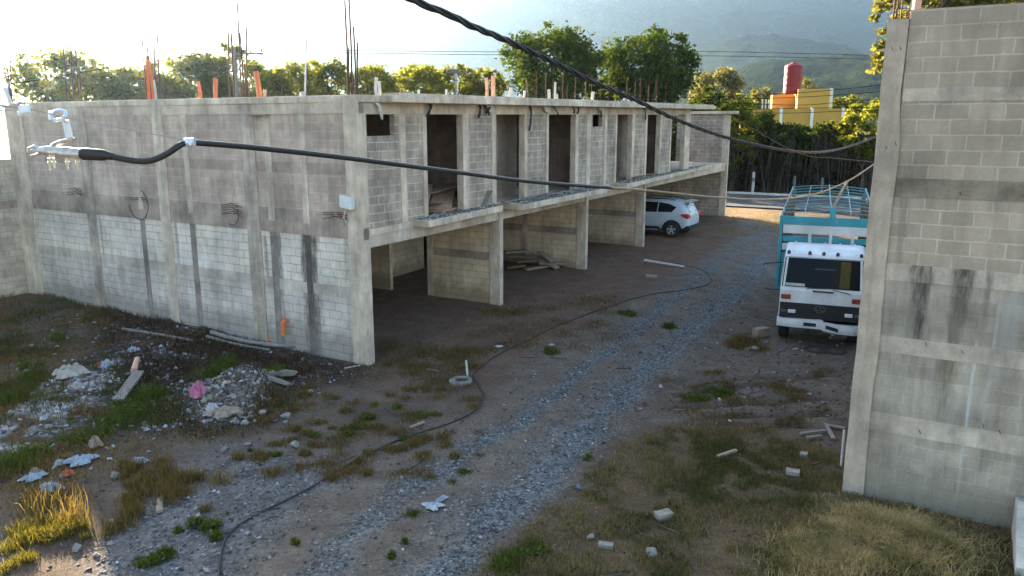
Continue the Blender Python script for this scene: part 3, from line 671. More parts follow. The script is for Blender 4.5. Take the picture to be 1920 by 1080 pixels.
# low kerb-like block leaning at the foot of that wall
k = thing('concrete_barrier', 'sloping concrete block at the foot of the right wall by the photo edge', 'concrete block', B(-1.9, -12.9, gz(*B(-1.9, -12.9).xy)), RZ)
M().extr([(-.62, -.2), (.62, -.2), (.62, .52), (.4, .56), (-.62, .12)], 1, -.32, .32).build('body', concrete_mat('barrier_concrete', (.44, .44, .42), (.32, .32, .31)), k, bevel=.02)

# ------------------------------------------------------------------ boundary wall and shed at the far left
bw = thing('boundary_wall', 'old block boundary wall meeting the far end of the pale side wall', 'wall', B(-.04, 14.35), RZ)
m_bw = block_mat('old_wall_block', (.40, .37, .32), (.30, .27, .23), (.22, .19, .16), .012, amt=.5, streak=.5)
M().box(-14, +.07, -.07, .15, -.4, 4.25).build('wall_panel', m_bw, bw); M().box(-14, +.07, -.082, .165, 4.25, 4.42).build('beam', m_beam, bw)
M().box(-14, +.07, -.08, .16, 2.9, 3.15).build('beam', m_band, bw)
for x in (-3.4, -6.8, -10.2): M().box(x-.15, x+.15, -.1, .18, -.4, 4.44).build('column', m_col, bw)
sh = thing('shed', 'brown shed with a white roof behind the boundary wall', 'shed', B(-9, 19), RZ)
M().box(-7, 7, -2, 4, -.2, 4.75).build('wall', plain('brown_board', (.22, .15, .09), .8), sh)
M().extr([(-2.4, 4.75), (-2.4, 4.85), (1, 5.25), (4.4, 4.85), (4.4, 4.75)], 0, -7.4, 7.4).build('roof', plain('white_sheet_roof', (.72, .72, .72), .5), sh)
# ------------------------------------------------------------------ parked car
m_cpaint = plain('white_car_paint', (.43, .46, .48), .22, 0, .06, 2, .5); m_black = plain('black_plastic', (.018, .018, .02), .6, 0, .2)
m_glass = glassy('dark_glass'); m_tyre = plain('tyre_rubber', (.022, .021, .020), .85, 0, .3); m_alloy = plain('alloy', (.62, .63, .65), .3, .7, .1)
m_red = plain('red_lens', (.55, .02, .02), .25, 0, .1, 4, .5); m_chrome = plain('bright_metal', (.6, .6, .6), .3, .8, .2)
def wheel(parent, c, r, w, axis, side, spokes=5, steel=False):
    """tyre part with a rim sub-part; side = outward sign along axis"""
    t = M(); h = w/2
    t.lathe([(r*.62, -h*.9), (r*.9, -h), (r*.985, -h*.72), (r, -h*.3), (r, h*.3), (r*.985, h*.72), (r*.9, h), (r*.62, h*.9)], c, axis, 28)
    wo = t.build('wheel', m_tyre, parent, smooth=True)
    q = M(); o = side*h*.78
    q.lathe([(r*.64, o), (r*.60, o*1.08), (r*.55, o*.7)], c, axis, 28)
    q.lathe([(.001, o*1.02), (r*.15, o*1.0), (r*.17, o*.6)], c, axis, 16)
    for i in range(spokes):
        a = 2*PI*i/spokes+PI/2; d = Vector((math.cos(a), math.sin(a)))
        def P3(x, y, z): return (x+c[0], z+c[1], y+c[2]) if axis == 'y' else (z+c[0], x+c[1], y+c[2])
        q.bar(P3(d.x*r*.1, d.y*r*.1, o*.93), P3(d.x*r*.6, d.y*r*.6, o*.93), r*.22, .03, up=(0, side, 0) if axis == 'y' else (side, 0, 0))
    q.build('rim', m_alloy if not steel else plain('steel_rim', (.35, .33, .3), .5, .3), wo)
    bq = M().lathe([(.001, o*.55), (r*.63, o*.55)], c, axis, 28); bq.build('brake_disc', m_black, wo)
    return wo
CP = B(21.3, -.95); CP.z = gz(*B(21.3, .2).xy)-.01
car = thing('parked_car', 'white five-door SUV parked nose-in under the last balcony, tail to the yard', 'car', CP, RZ+PI/2)
ST = [(0.0, .52, .82, .96, .70, .55, .98), (.05, .42, .80, 1.02, .82, .60, 1.06), (.16, .36, .80, 1.07, .89, .62, 1.34), (.34, .34, .80, 1.09, .905, .62, 1.53), (.60, .33, .79, 1.10, .915, .62, 1.62), (1.0, .32, .78, 1.10, .92, .625, 1.655),
      (1.6, .31, .77, 1.08, .92, .63, 1.67), (2.3, .31, .77, 1.06, .92, .625, 1.655), (2.75, .31, .76, 1.05, .92, .60, 1.58), (3.15, .31, .76, 1.04, .915, .60, 1.36), (3.5, .31, .75, 1.03, .91, .62, 1.12), (4.0, .31, .73, .98, .88, .60, 1.02), (4.4, .33, .70, .88, .80, .5, .91), (4.57, .40, .62, .74, .62, .4, .76)]
rows = []
for (x, zb, zm, zl, w_, wr, zr) in ST:
    half = [(0, zb), (w_*.86, zb), (w_*.975, zb+.10), (w_, zm), (w_*.965, zl), (wr+.04, max(zr-.07, zl+.01)), (wr*.82, zr-.01), (0, zr+.012)]
    rows.append([(x, y, z) for y, z in half]+[(x, -y, z) for y, z in half[-2::-1]])
cb = M().grid(rows); n_ = len(rows[0]); cb.f.append(tuple(range(n_))[::-1]); cb.f.append(tuple(range(len(cb.v)-n_, len(cb.v))))
cbo = cb.build('body', m_cpaint, car, smooth=True); sd = cbo.modifiers.new('Subdivision', 'SUBSURF'); sd.levels = sd.render_levels = 2
def car_y(x, z):
    xs = [s[0] for s in ST]
    zl = np.interp(x, xs, [s[3] for s in ST]); w_ = np.interp(x, xs, [s[4] for s in ST]); wr = np.interp(x, xs, [s[5] for s in ST]); zr = np.interp(x, xs, [s[6] for s in ST])
    if z < zl: return w_*np.interp(z, [.4, .78, zl], [.975, 1.0, .965])
    return float(np.interp(z, [zl, max(zr-.07, zl+.01)], [w_*.965, wr+.04]))
for s in (1, -1):
    for poly in ([(.62, 1.36), (.80, 1.15), (1.45, 1.125), (1.45, 1.545), (1.0, 1.50)], [(1.50, 1.12), (2.42, 1.10), (2.42, 1.55), (1.50, 1.55)], [(2.48, 1.095), (3.2, 1.10), (2.85, 1.44), (2.48, 1.54)]):
        g = M(); cx = sum(p[0] for p in poly)/len(poly); cz = sum(p[1] for p in poly)/len(poly)
        vs = [(x, s*(car_y(x, z)+.010), z) for x, z in poly]+[(cx, s*(car_y(cx, cz)+.012), cz)]
        k = len(poly); g.add(vs, [(i, (i+1) % k, k) for i in range(k)]); g.build('side_window', m_glass, car)
    # black disc paints the shaded arch hollow along with its trim; then the sill
    for xw in (.76, 3.44):
        g = M(); k = 22; yy = s*(.925)
        vs = [(xw, yy, .36)]+[(xw+.46*math.cos(a), yy-(.03*s if False else 0), .36+.44*math.sin(a)) for a in [PI*i/(k-1)*1.16-.25 for i in range(k)]]
        g.add(vs, [(0, i, i+1) for i in range(1, k)]); g.build('arch_trim_shade', m_black, car)
        wheel(car, (xw, s*.86, .345), .345, .23, 'y', s)
    M().box(1.36, 3.18, s*.80, s*.935, .30, .47).build('sill', m_black, car); M().bar((1.4, s*.945, .33), (3.1, s*.945, .33), .02, .03).build('sill_trim', m_alloy, car)
    M().bar((2.05, s*.95, .90), (2.27, s*.95, .90), .025, .035).build('door_handle', m_cpaint, car); M().bar((1.17, s*.945, .96), (1.38, s*.945, .96), .025, .035).build('door_handle', m_cpaint, car)
    M().tube([(.75, s*.60, 1.66), (1.0, s*.60, 1.71), (2.3, s*.60, 1.71), (2.5, s*.60, 1.66)], .018, 6).build('roof_rail', m_black, car)
    t = M().extr([(-.01, .90), (.06, .88), (.20, .93), (.40, 1.06), (.12, 1.10), (.03, 1.08)], 1, s*.62, s*.925); t.build('tail_light', m_red, car, bevel=.015)
M().add([(.07, -.56, 1.12), (.07, .56, 1.12), (.26, .50, 1.49), (.26, -.50, 1.49)], [(0, 1, 2, 3)]).build('rear_window', m_glass, car)
M().extr([(-.02, .40), (.25, .30), (.5, .34), (.5, .50), (-.02, .56)], 1, -.84, .84).build('rear_bumper', m_black, car, bevel=.02)
M().extr([(.02, 1.60), (.40, 1.645), (.40, 1.60)], 1, -.58, .58).build('spoiler', m_cpaint, car, bevel=.01)

# ------------------------------------------------------------------ stake-bed truck
TP = Vector((7.66, 18.70, 0)); TP.z = gz(TP.x, TP.y)-.02
truck = thing('cattle_truck', 'white forward-cab truck with a teal stake bed parked behind the right wall', 'truck', TP, R(-22))
m_tw = painted('white_cab_paint', (.66, .67, .68), (.42, .40, .37), .5); m_teal = painted('teal_paint', (.045, .27, .315), (.22, .25, .24), .7, .5); m_tealp = painted('pale_board_paint', (.60, .60, .57), (.34, .31, .27), .8, .6)
m_grille = plain('black_grille', (.020, .020, .022), .5, 0, .3); m_amber = plain('amber_lens', (.26, .035, .015), .3, 0, .2, 5, .5); m_lamp = plain('lamp_glass', (.75, .77, .8), .12, .2, .1, 9, .6)
HW = .975; m_hoop = painted('chalky_teal', (.13, .26, .27), (.25, .25, .23), .8, .6)
cab = M()
prof = [(.04, .76), (.0, .90), (0, 1.42), (.03, 1.48), (.22, 2.25), (.30, 2.31), (1.0, 2.43), (1.62, 2.41), (1.66, .70)]
def cw(z): return HW*(1 if z < 1.45 else 1-.05*(z-1.45)/.85)
rows = [[(sg*cw(z)*(.985 if k in (0,) else 1), y, z) for (y, z) in prof] for k, sg in ((1, -1), (2, -.96), (3, 0), (4, .96), (5, 1))]
for k in (0, 4):
    for i in range(len(rows[k])):
        x, y, z = rows[k][i]; rows[k][i] = (x, y+(.05 if i < 6 else 0), z-(.03 if i in (5, 6, 7) else 0))
cab.grid(rows); nn = len(prof); cab.f.append(tuple(range(nn))); cab.f.append(tuple(range(4*nn, 5*nn))[::-1]); 
for r_ in range(4): cab.f.append((r_*nn, r_*nn+nn-1, (r_+1)*nn+nn-1, (r_+1)*nn))
cabo = cab.build('cab', m_tw, truck, bevel=.025)
for x in (-.72, -.36, 0, .36, .72): M().bar((x, .42, 2.335), (x, 1.55, 2.432), .03, .035).build('roof_rib', m_tw, cabo)
def wsf(x, z, o=-.012): y = .03+(z-1.48)*(.19/.77); return (x*HW/1.03, y+o+(.03 if abs(x) > .92 else 0), z)
ws = M(); zs = np.linspace(1.51, 2.22, 6); xs = [-1, -.9, -.5, 0, .5, .9, 1]
ws.grid([[wsf(x*(.975-.045*(z-1.5)/.7), z) for x in xs] for z in zs]); ws.build('windshield', glassy('truck_glass', (.008, .011, .014), .12, .07), truck)
fr = M(); 
for a, b in (((-.975, 1.51), (.975, 1.51)), ((-.93, 2.22), (.93, 2.22)), ((-.975, 1.51), (-.93, 2.22)), ((.975, 1.51), (.93, 2.22))): fr.bar(wsf(*a, -.018), wsf(*b, -.018), .035, .02, up=(0, -1, 0))
fr.build('windshield_seal', m_black, truck)
M().grid([[wsf(x, z, -.016) for x in (.42, .47, .52, .57, .62, .66)] for z in (1.54, 1.9, 2.18)]).build('curtain', plain('yellow_cloth', (.085, .068, .018), .8, 0, .4, 14), truck)
M().grid([[wsf(x, z, -.016) for x in (-.90, -.7, -.42)] for z in (1.53, 1.60)]).build('dashboard_papers', plain('paper_white', (.42, .43, .44), .7, 0, .3, 14), truck)
M().grid([[wsf(x, z, -.015) for x in (-.2, .3)] for z in (1.96, 1.985)]).build('sun_strip', plain('grey_strip', (.06, .07, .075), .5), truck)
M().bar((-.19, -.05, 1.44), (.26, -.05, 1.44), .03, .035).bar((-.19, .0, 1.44), (-.19, -.05, 1.44), .03, .03).bar((.26, 0, 1.44), (.26, -.05, 1.44), .03, .03).build('grab_handle', m_black, truck, bevel=.006)
M().tube([(.25, -.03, 1.50), (.66, -.045, 1.43)], .012, 5).build('wiper', m_black, truck); M().tube([(-.35, -.02, 1.50), (.15, -.03, 1.53)], .012, 5).build('wiper', m_black, truck)
for s in (-1, 1): M().box(s*.82-.115, s*.82+.115, -.025, .02, 1.19, 1.31).build('turn_signal', m_amber, truck, bevel=.012)
g = M().box(-.95, .95, -.018, .1, .72, 1.11)
for z in (.80, .87, .94, 1.03): g.bar((-.42, -.025, z), (.42, -.025, z), .012, .02)
g.box(-.93, -.58, -.028, .0, .81, .98); g.box(.58, .93, -.028, .0, .81, .98)
g.build('grille', m_grille, truck, bevel=.008)
for s in (-1, 1):
    M().box(s*.66-.09, s*.66+.09, -.04, .0, .845, .935).build('headlight', m_lamp, truck, bevel=.012); M().box(s*.855-.065, s*.855+.065, -.036, .0, .86, .92).build('fog_light', plain('dull_lens', (.12, .12, .12), .2), truck, bevel=.01)
# round badge with its two letters
bad = M(); bad.tube([(.13*math.cos(a)+.0, -.035, .99+.085*math.sin(a)) for a in np.linspace(0, 2*PI, 25)], .008, 5)
fc_ = bpy.data.curves.new('badge_text', 'FONT'); fc_.body = 'UD'; fc_.size = .15; fc_.align_x = 'CENTER'; fc_.align_y = 'CENTER'; fc_.extrude = .008
to = bpy.data.objects.new('badge_text', fc_); COL.objects.link(to); bpy.context.view_layer.update()
me = bpy.data.meshes.new_from_object(to.evaluated_get(bpy.context.evaluated_depsgraph_get())); bpy.data.objects.remove(to)
me.materials.clear(); m_badge = plain('worn_badge_metal', (.13, .13, .13), .4, .5); me.materials.append(m_badge)
bo = bad.build('badge', m_badge, truck); lt = bpy.data.objects.new('badge_letters', me); COL.objects.link(lt); lt.parent = bo; lt.location = (0, -.036, .99); lt.rotation_euler = (PI/2, 0, 0)
# bumper: bent forward and down on one side
bp = M(); rows = []
for x, y, zb, zt in ((-1.0, .02, .47, .71), (-.6, -.08, .475, .71), (-.2, -.10, .485, .72), (.06, -.13, .49, .735), (.12, -.16, .46, .69), (.4, -.13, .41, .65), (.8, -.08, .39, .64), (1.0, .02, .40, .65)):
    rows.append([(x, y+.03, zb), (x, y, zb+.02), (x, y-.01, (zb+zt)/2), (x, y, zt-.02), (x, y+.10, zt), (x, y+.10, zb)])
bp.grid(rows); bo2 = bp.build('bumper', m_tw, truck, label='dented white front bumper')
M().box(-.36, -.06, -.125, -.05, .56, .645).build('bumper_slot', m_black, bo2); M().extr([(.16, .545), (.45, .475), (.45, .56), (.16, .63)], 1, -.165, -.05).build('bumper_slot', m_black, bo2)
for x in (-.88, -.36, -.02, .32, .88): M().lathe([(.045, 0), (.04, .06), (.02, .085), (.001, .09)], (x*.95, .30, 2.30), 'z', 10).build('marker_lamp', plain('smoked_lens', (.06, .05, .045), .3), cabo)
mi = M().tube([(-.95, .10, 2.10), (-1.20, .0, 2.08), (-1.40, -.03, 2.06), (-1.40, -.03, 1.95)], .014, 6); mi.tube([(-.97, .06, 1.40), (-1.2, -.02, 1.40), (-1.34, -.03, 1.44)], .014, 6)
mo = mi.build('mirror_arm', m_black, truck); M().bar((-1.40, -.03, 1.98), (-1.30, -.03, 1.45), .15, .05, up=(0, 1, 0)).build('mirror', plain('mirror_back', (.16, .17, .18), .3, .3), mo, bevel=.02)
for s in (-1, 1):
    M().add([(s*.983, .30, 1.52), (s*.983, 1.30, 1.52), (s*.948, 1.30, 2.16), (s*.948, .46, 2.16)], [(0, 1, 2, 3)]).build('side_window', m_glass, truck)
    wheel(truck, (s*.84, .85, .45), .45, .26, 'x', s, 6, True); wheel(truck, (s*.90, 5.9, .45), .45, .30, 'x', s, 6, True)
    M().box(s*.42-.05, s*.42+.05, .4, 8.2, .62, .84).build('chassis_rail', m_black, truck)
M().box(-1.0, 1.0, .05, 1.6, .55, .63).build('underside', m_black, truck)
BW, Y0, Y1, ZF = 1.15, 1.95, 8.5, 1.08
M().box(-BW, BW, Y0, Y1, ZF-.12, ZF).build('bed_floor', m_woodp, truck)
# headboard facing the cab
M().box(-BW, BW, Y0-.035, Y0+.035, 2.84, 3.06).build('headboard_rail', m_teal, truck); M().box(-BW+.06, BW-.06, Y0-.02, Y0+.02, 2.60, 2.835).build('headboard_board', m_tealp, truck)
M().box(-BW+.06, BW-.06, Y0-.02, Y0+.02, 2.38, 2.52).build('headboard_board', m_teal, truck); M().box(-BW+.06, BW-.06, Y0-.02, Y0+.02, 2.14, 2.32).build('headboard_board', m_tealp, truck); M().box(-BW+.06, BW-.06, Y0-.02, Y0+.02, 1.1, 2.06).build('headboard_board', m_teal, truck)
for x in (-.40, .12, .66): M().box(x-.04, x+.04, Y0-.05, Y0-.021, 1.9, 2.83).build('headboard_stake', m_tealp, truck)
for x in (-BW, BW): M().box(x-.04, x+.04, Y0-.05, Y0+.05, ZF-.1, 3.07).build('corner_post', m_teal, truck)
M().box(.05, .20, Y0-.05, Y0+.05, 3.06, 3.34).build('centre_post', m_teal, truck)
for s in (-1, 1):
    for z0, z1, mt in ((1.15, 1.36, m_tealp), (1.45, 1.62, m_teal), (1.75, 1.96, m_tealp), (2.06, 2.22, m_teal), (2.34, 2.54, m_tealp), (2.66, 2.82, m_teal), (2.94, 3.06, m_tealp)):
        M().box(s*BW-.02, s*BW+.02, Y0+.05, Y1, z0, z1).build('side_board', mt, truck)
    for i in range(8):
        y = Y0+.35+i*.86; M().box(s*(BW-.065)-.045, s*(BW-.065)+.045, y-.05, y+.05, ZF, 3.14+random.uniform(-.02, .12)).build('side_stake', m_wood, truck)
    M().tube([(s*BW, Y0, 3.10), (s*BW, Y1, 3.36)], .022, 6).build('side_rail', m_hoop, truck)
for i in range(9):
    y = Y0+.3+i*.77; zb = 3.10+.26*(y-Y0)/(Y1-Y0)
    M().tube([(-BW, y, zb), (-BW*.6, y+.02, zb+.05), (0, y+.05, zb+.08+.03*(i % 2)), (BW*.6, y, zb+.05), (BW, y, zb)], .017, 6).build('roof_hoop', m_hoop, truck)
M().tube([(.1, Y0, 3.2), (.05, 5, 3.31), (0, Y1, 3.46)], .02, 6).build('ridge_pole', m_hoop, truck); M().tube([(-BW, Y1, 3.36), (-BW, Y1, ZF)], .04, 6).build('corner_post', m_teal, truck); M().tube([(BW, Y1, 3.36), (BW, Y1, ZF)], .04, 6).build('corner_post', m_teal, truck)
stk = M().bar((.10, Y0+.02, 3.30), (.42, Y0+.5, 4.0), .05, .05); [M().tube([(sx*BW*.5, Y0, 3.16), (sx*BW*.5, 5, 3.27), (sx*BW*.5, Y1, 3.42)], .016, 5).build('ridge_pole', m_hoop, truck) for sx in (-1, 1)]
so_ = stk.build('leaning_pole', m_woodp); so_.parent = truck

# ------------------------------------------------------------------ overhead cables
def cat(pts, n=10):
    P = [Vector(p) for p in pts]; out = []
    for i in range(len(P)-1):
        p0, p1, p2, p3 = P[max(i-1, 0)], P[i], P[i+1], P[min(i+2, len(P)-1)]
        for j in range(n):
            t = j/n; out.append(.5*((2*p1)+(p2-p0)*t+(2*p0-5*p1+4*p2-p3)*t*t+(3*p1-p0-3*p2+p3)*t**3))
    return out+[P[-1]]
def wire(name, pts, r, mat, label, cat_='cable', n=10, group=None, sides=6, twist=0):
    P = cat([atd(*q) for q in pts], n); m = M()
    if twist:
        P2 = [];
        for i in range(len(P)-1):
            for j in range(4): P2.append(P[i].lerp(P[i+1], j/4))
        P2.append(P[-1]); L = 0
        S = [[], [], []]
        for i, p in enumerate(P2):
            if i: L += (p-P2[i-1]).length
            t = (P2[min(i+1, len(P2)-1)]-P2[max(i-1, 0)]).normalized(); a = t.orthogonal().normalized(); b = t.cross(a)
            for k in range(3):
                an = L*2*PI/twist+k*2*PI/3; S[k].append(p+(a*math.cos(an)+b*math.sin(an))*r*.62)
        for s_ in S: m.tube(s_, r*.58, 5)
    else: m.tube(P, r, sides)
    o = m.build(name, mat, smooth=True); return tag(o, label, cat_, group)
m_cab = plain('black_cable', (.022, .018, .017), .55, 0, .35, 9, .4); m_rope = plain('dusty_cable', (.20, .155, .11), .8, 0, .35, 9); m_wire = plain('bare_wire', (.38, .33, .29), .5, .4); m_dwire = plain('dark_wire', (.012, .012, .014), 1, spec=0)
wire('service_cable', [(196, 291, 4.3), (225, 297, 4.3), (255, 302, 4.3), (283, 301, 4.3), (312, 289, 4.32), (336, 273, 4.35), (352, 267, 4.4), (375, 268, 4.45), (480, 277, 4.75), (650, 296, 5.3), (850, 322, 6.2), (1000, 341, 7.2), (1145, 352, 8.5)], .0175, m_cab, 'thick black cable sagging right from the metal clamp across the block building')
wire('rope_cable', [(1120, 351, 8.3), (1220, 358, 9.3), (1340, 370, 10.6), (1440, 374, 11.8), (1520, 366, 12.6), (1585, 342, 13.4), (1637, 309, 14), (1700, 262, 15)], .0135, m_rope, 'tan rope-like cable passing low in front of the white car to the right wall')
wire('twisted_cable', [(690, -45, 3.5), (775, 0, 3.8), (850, 31, 4.1), (880, 47, 4.25), (950, 76, 4.7), (1050, 122, 5.3), (1115, 155, 5.7), (1180, 182, 6.3), (1280, 229, 7.3), (1380, 263, 8.6), (1480, 283, 10), (1540, 285, 11), (1590, 275, 12), (1645, 255, 13), (1720, 225, 14.2)], .0165, m_cab, 'thick twisted black cable entering at the top and dropping toward the right wall', twist=.6)
wire('drop_wire', [(1362, 212, 34), (1430, 252, 26), (1500, 288, 20), (1570, 297, 17), (1640, 304, 15), (1700, 310, 14)], .010, m_dwire, 'thin dark wire from the far roof corner down to the right wall', 'wire')
wire('messenger_wire', [(-60, 196, 4.1), (40, 203, 4.2), (110, 217, 4.26), (200, 235, 4.3), (290, 252, 4.35), (353, 264, 4.4)], .0032, m_wire, 'thin bare wire running above the metal clamp to the bend of the cable', 'wire')
wire('messenger_wire', [(-60, 190, 4.1), (-10, 196, 4.15), (40, 201, 4.2)], .0032, m_wire, 'short bare wire leaving the frame left of the small clamp', 'wire')
wire('messenger_wire', [(-60, 206, 4.1), (-10, 207, 4.15), (40, 206, 4.2)], .0032, m_wire, 'lowest bare wire stub at the left edge below the others', 'wire')
# splice clamp
m_alu = plain('cast_aluminium', (.55, .54, .52), .38, .75, .3, 40); m_brass = plain('bolt_metal', (.55, .48, .36), .4, .7, .3, 30); m_plate = plain('galvanised_plate', (.62, .66, .72), .4, .6, .15, 20)
A0, A1 = atd(62, 281, 4.3), atd(165, 290, 4.3)
cl = thing('splice_clamp', 'silver splice clamp with bolts and a strap hanging at the end of the black cable', 'cable clamp', A0)
def L(px, py, D=4.3): return atd(px, py, D)-A0
q = M(); q.tube([L(72, 282), L(85, 282), L(95, 283), L(150, 288), L(166, 290)], [.018, .026, .031, .029, .026], 12); q.bar(L(90, 277), L(120, 279), .05, .02); q.build('body', m_alu, cl, smooth=False, bevel=.004)
q = M(); q.tube([L(78, 280), L(64, 275), L(54, 279), L(53, 286)], [.012, .011, .010, .007], 8); q.tube([L(80, 286), L(66, 291), L(57, 292)], [.010, .008, .006], 8); q.build('jaw', m_alu, cl)
M().tube([L(152, 288), L(156, 288.5), L(196, 291), L(200, 291.5), L(212, 294)], [.029, .034, .031, .024, .019], 12).build('sleeve', m_cab, cl, smooth=True)
for px in (92, 100, 125, 144):
    h = 1.0 if px != 100 else .7
    q = M(); q.tube([L(px, 296), L(px+1, 303)], .0085, 6); q.tube([L(px+1, 303), L(px+1.5, 309)], .012, 6); q.tube([L(px+1.5, 309), L(px+3, 309+9*h)], .0065, 6); q.build('bolt', m_brass, cl)
q = M(); q.tube([L(98, 273), L(106, 268), L(116, 266), L(132, 262)], [.012, .010, .014, .012], 8); q.tube([L(122, 268), L(124, 261)], .012, 6); q.tube([L(134, 264), L(136, 257)], .012, 6); q.build('saddle', m_brass, cl)
q = M(); q.bar(L(123.5, 226), L(130.5, 260), .048, .008, up=(.3, 1, 0)); q.build('strap', m_plate, cl, bevel=.002)
q = M(); c0 = L(109.5, 216)
ring = [c0+Vector((math.cos(a)*.040, math.sin(a)*.018, math.sin(a)*.026)) for a in np.linspace(0, 2*PI, 21)]
q.tube(ring, .010, 8); q.bar(L(97, 208), L(97, 225), .018, .03); q.tube([L(113, 222), L(124, 229)], .010, 6); q.build('hook_ring', m_plate, cl)
e = thing('wire_clip', 'small metal clip where the bare wire meets the bend of the black cable', 'wire clip', atd(356, 266, 4.39))
q = M(); q.tube([(-.03, 0, -.004), (.025, 0, -.001)], .024, 10); q.build('band', m_plate, e); M().bar((-.01, -.02, .02), (.016, -.02, -.02), .02, .012).build('tongue', m_plate, e, bevel=.002)
e = thing('wire_clip', 'small bluish clamp on the bare wires at the left edge of the photo', 'wire clip', atd(45, 205, 4.2))
q = M(); q.bar((-.02, 0, -.004), (.024, 0, .004), .035, .045); q.tube([(-.03, 0, -.01), (-.028, 0, -.035)], .010, 6); q.build('band', m_plate, e, bevel=.004); M().tube([(-.02, -.02, .02), (-.005, -.02, .035), (.02, -.02, .03)], .008, 6).build('bolt', m_brass, e)
# power lines beyond the roofs
PWL = [([(497, 92, 48), (900, 97, 56), (1300, 96, 62), (1720, 106, 66)], 'upper line of the power pole crossing in front of the mountain'),
       ([(497, 97, 48), (950, 103, 56), (1350, 105, 62), (1720, 113, 66)], 'lower line of the power pole crossing in front of the mountain'),
       ([(980, 186, 42), (1300, 182, 44), (1420, 178, 45), (1550, 170, 46), (1720, 152, 48)], 'highest black line in front of the yellow house'),
       ([(1310, 182, 44), (1450, 184, 45), (1600, 176, 46), (1720, 165, 48)], 'second black line in front of the yellow house'),
       ([(1345, 192, 44), (1500, 197, 45), (1600, 189, 46), (1720, 183, 48)], 'third black line across the face of the yellow house'),
       ([(1380, 206, 44), (1480, 203, 45), (1580, 202, 46), (1720, 200, 48)], 'fourth black line along the foot of the upper yellow box'),
       ([(1400, 210, 44), (1480, 212, 45), (1600, 208, 46), (1720, 206, 48)], 'lowest black line just above the hedge'),
       ([(-40, 160, 40), (60, 152, 42), (200, 128, 45), (440, 93, 48)], 'faint line rising from the left edge to the power pole')]
for p, lb in PWL: wire('power_line', p, .022, m_dwire, lb, 'power line', n=8, group='power lines behind the buildings', sides=4)
pp = atd(445, 185, 48); pp.z = 0
po = thing('utility_pole', 'weathered power pole with a braced crossarm above the left trees', 'utility pole', pp)
zt = atd(446, 88, 48).z; m_pole = plain('grey_pole', (.16, .145, .13), .8, 0, .3)
M().tube([(0, 0, -.5), (0, 0, zt*.5), (0, 0, zt)], [.17, .15, .12], 10).build('pole', m_pole, po)
q = M().bar((-.15, 0, zt-.35), (1.75, 0, zt-.40), .11, .12); q.bar((.05, 0, zt-1.5), (.85, 0, zt-.4), .05, .06); q.build('crossarm', m_pole, po)
for x in (.35, 1.0, 1.65): M().lathe([(.02, 0), (.06, .05), (.05, .12), (.07, .16), (.03, .22), (.001, .23)], (x, 0, zt-.32), 'z', 8).build('insulator', plain('porcelain', (.2, .15, .13), .4), po)
pp = atd(855, 190, 58); pp.z = 0; zt = atd(855, 138, 58).z
po = thing('utility_pole', 'slim grey pole with a small head standing among the middle trees', 'utility pole', pp)
M().tube([(0, 0, -.5), (0, 0, zt)], [.12, .09], 8).build('pole', plain('galvanised_pole', (.35, .37, .40), .5, .3), po); M().box(-.75, .6, -.08, .08, zt, zt+.12).box(-.45, .3, -.12, .12, zt+.12, zt+.3).build('pole_head', m_pole, po)
# ------------------------------------------------------------------ trees
def leaves(name, C_, n, size, mat, parent):
    """n small leaf diamonds spread through a list of lobes (centre, radii)"""
    C_ = np.array(C_, float); k = len(C_); vol = C_[:, 3]*C_[:, 4]*C_[:, 5]; i = rng.choice(k, n, p=vol**.7/np.sum(vol**.7))
    d = rng.standard_normal((n, 3)); d /= np.linalg.norm(d, axis=1)[:, None]; r = rng.uniform(0, 1, n)**.42
    p = C_[i, :3]+d*r[:, None]*C_[i, 3:]*(1+.25*rng.standard_normal((n, 1)).clip(-1, 1.6))
    a = rng.standard_normal((n, 3)); a[:, 2] *= .6; a /= np.linalg.norm(a, axis=1)[:, None]; b = rng.standard_normal((n, 3)); b -= a*(a*b).sum(1)[:, None]; b /= np.linalg.norm(b, axis=1)[:, None]
    s = size*rng.uniform(.6, 1.35, n)[:, None]
    v = np.stack([p-a*s*.5, p+b*s*.32, p+a*s*.6, p-b*s*.32], 1)
    return np_mesh(name, v.reshape(-1, 3), np.arange(n*4), np.full(n, 4), mat, parent=parent)
m_bark = plain('grey_bark', (.11, .09, .07), .9, 0, .4); m_barkd = plain('dark_bark', (.055, .042, .034), .9, 0, .4)
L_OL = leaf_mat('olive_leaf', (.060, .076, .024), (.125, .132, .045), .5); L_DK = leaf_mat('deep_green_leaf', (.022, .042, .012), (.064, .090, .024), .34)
L_YG = leaf_mat('yellow_green_leaf', (.075, .100, .020), (.17, .175, .04), .5); L_PL = leaf_mat('dusty_leaf', (.075, .080, .042), (.14, .135, .075), .4); L_HG = leaf_mat('hedge_leaf', (.022, .038, .012), (.06, .075, .02), .35)
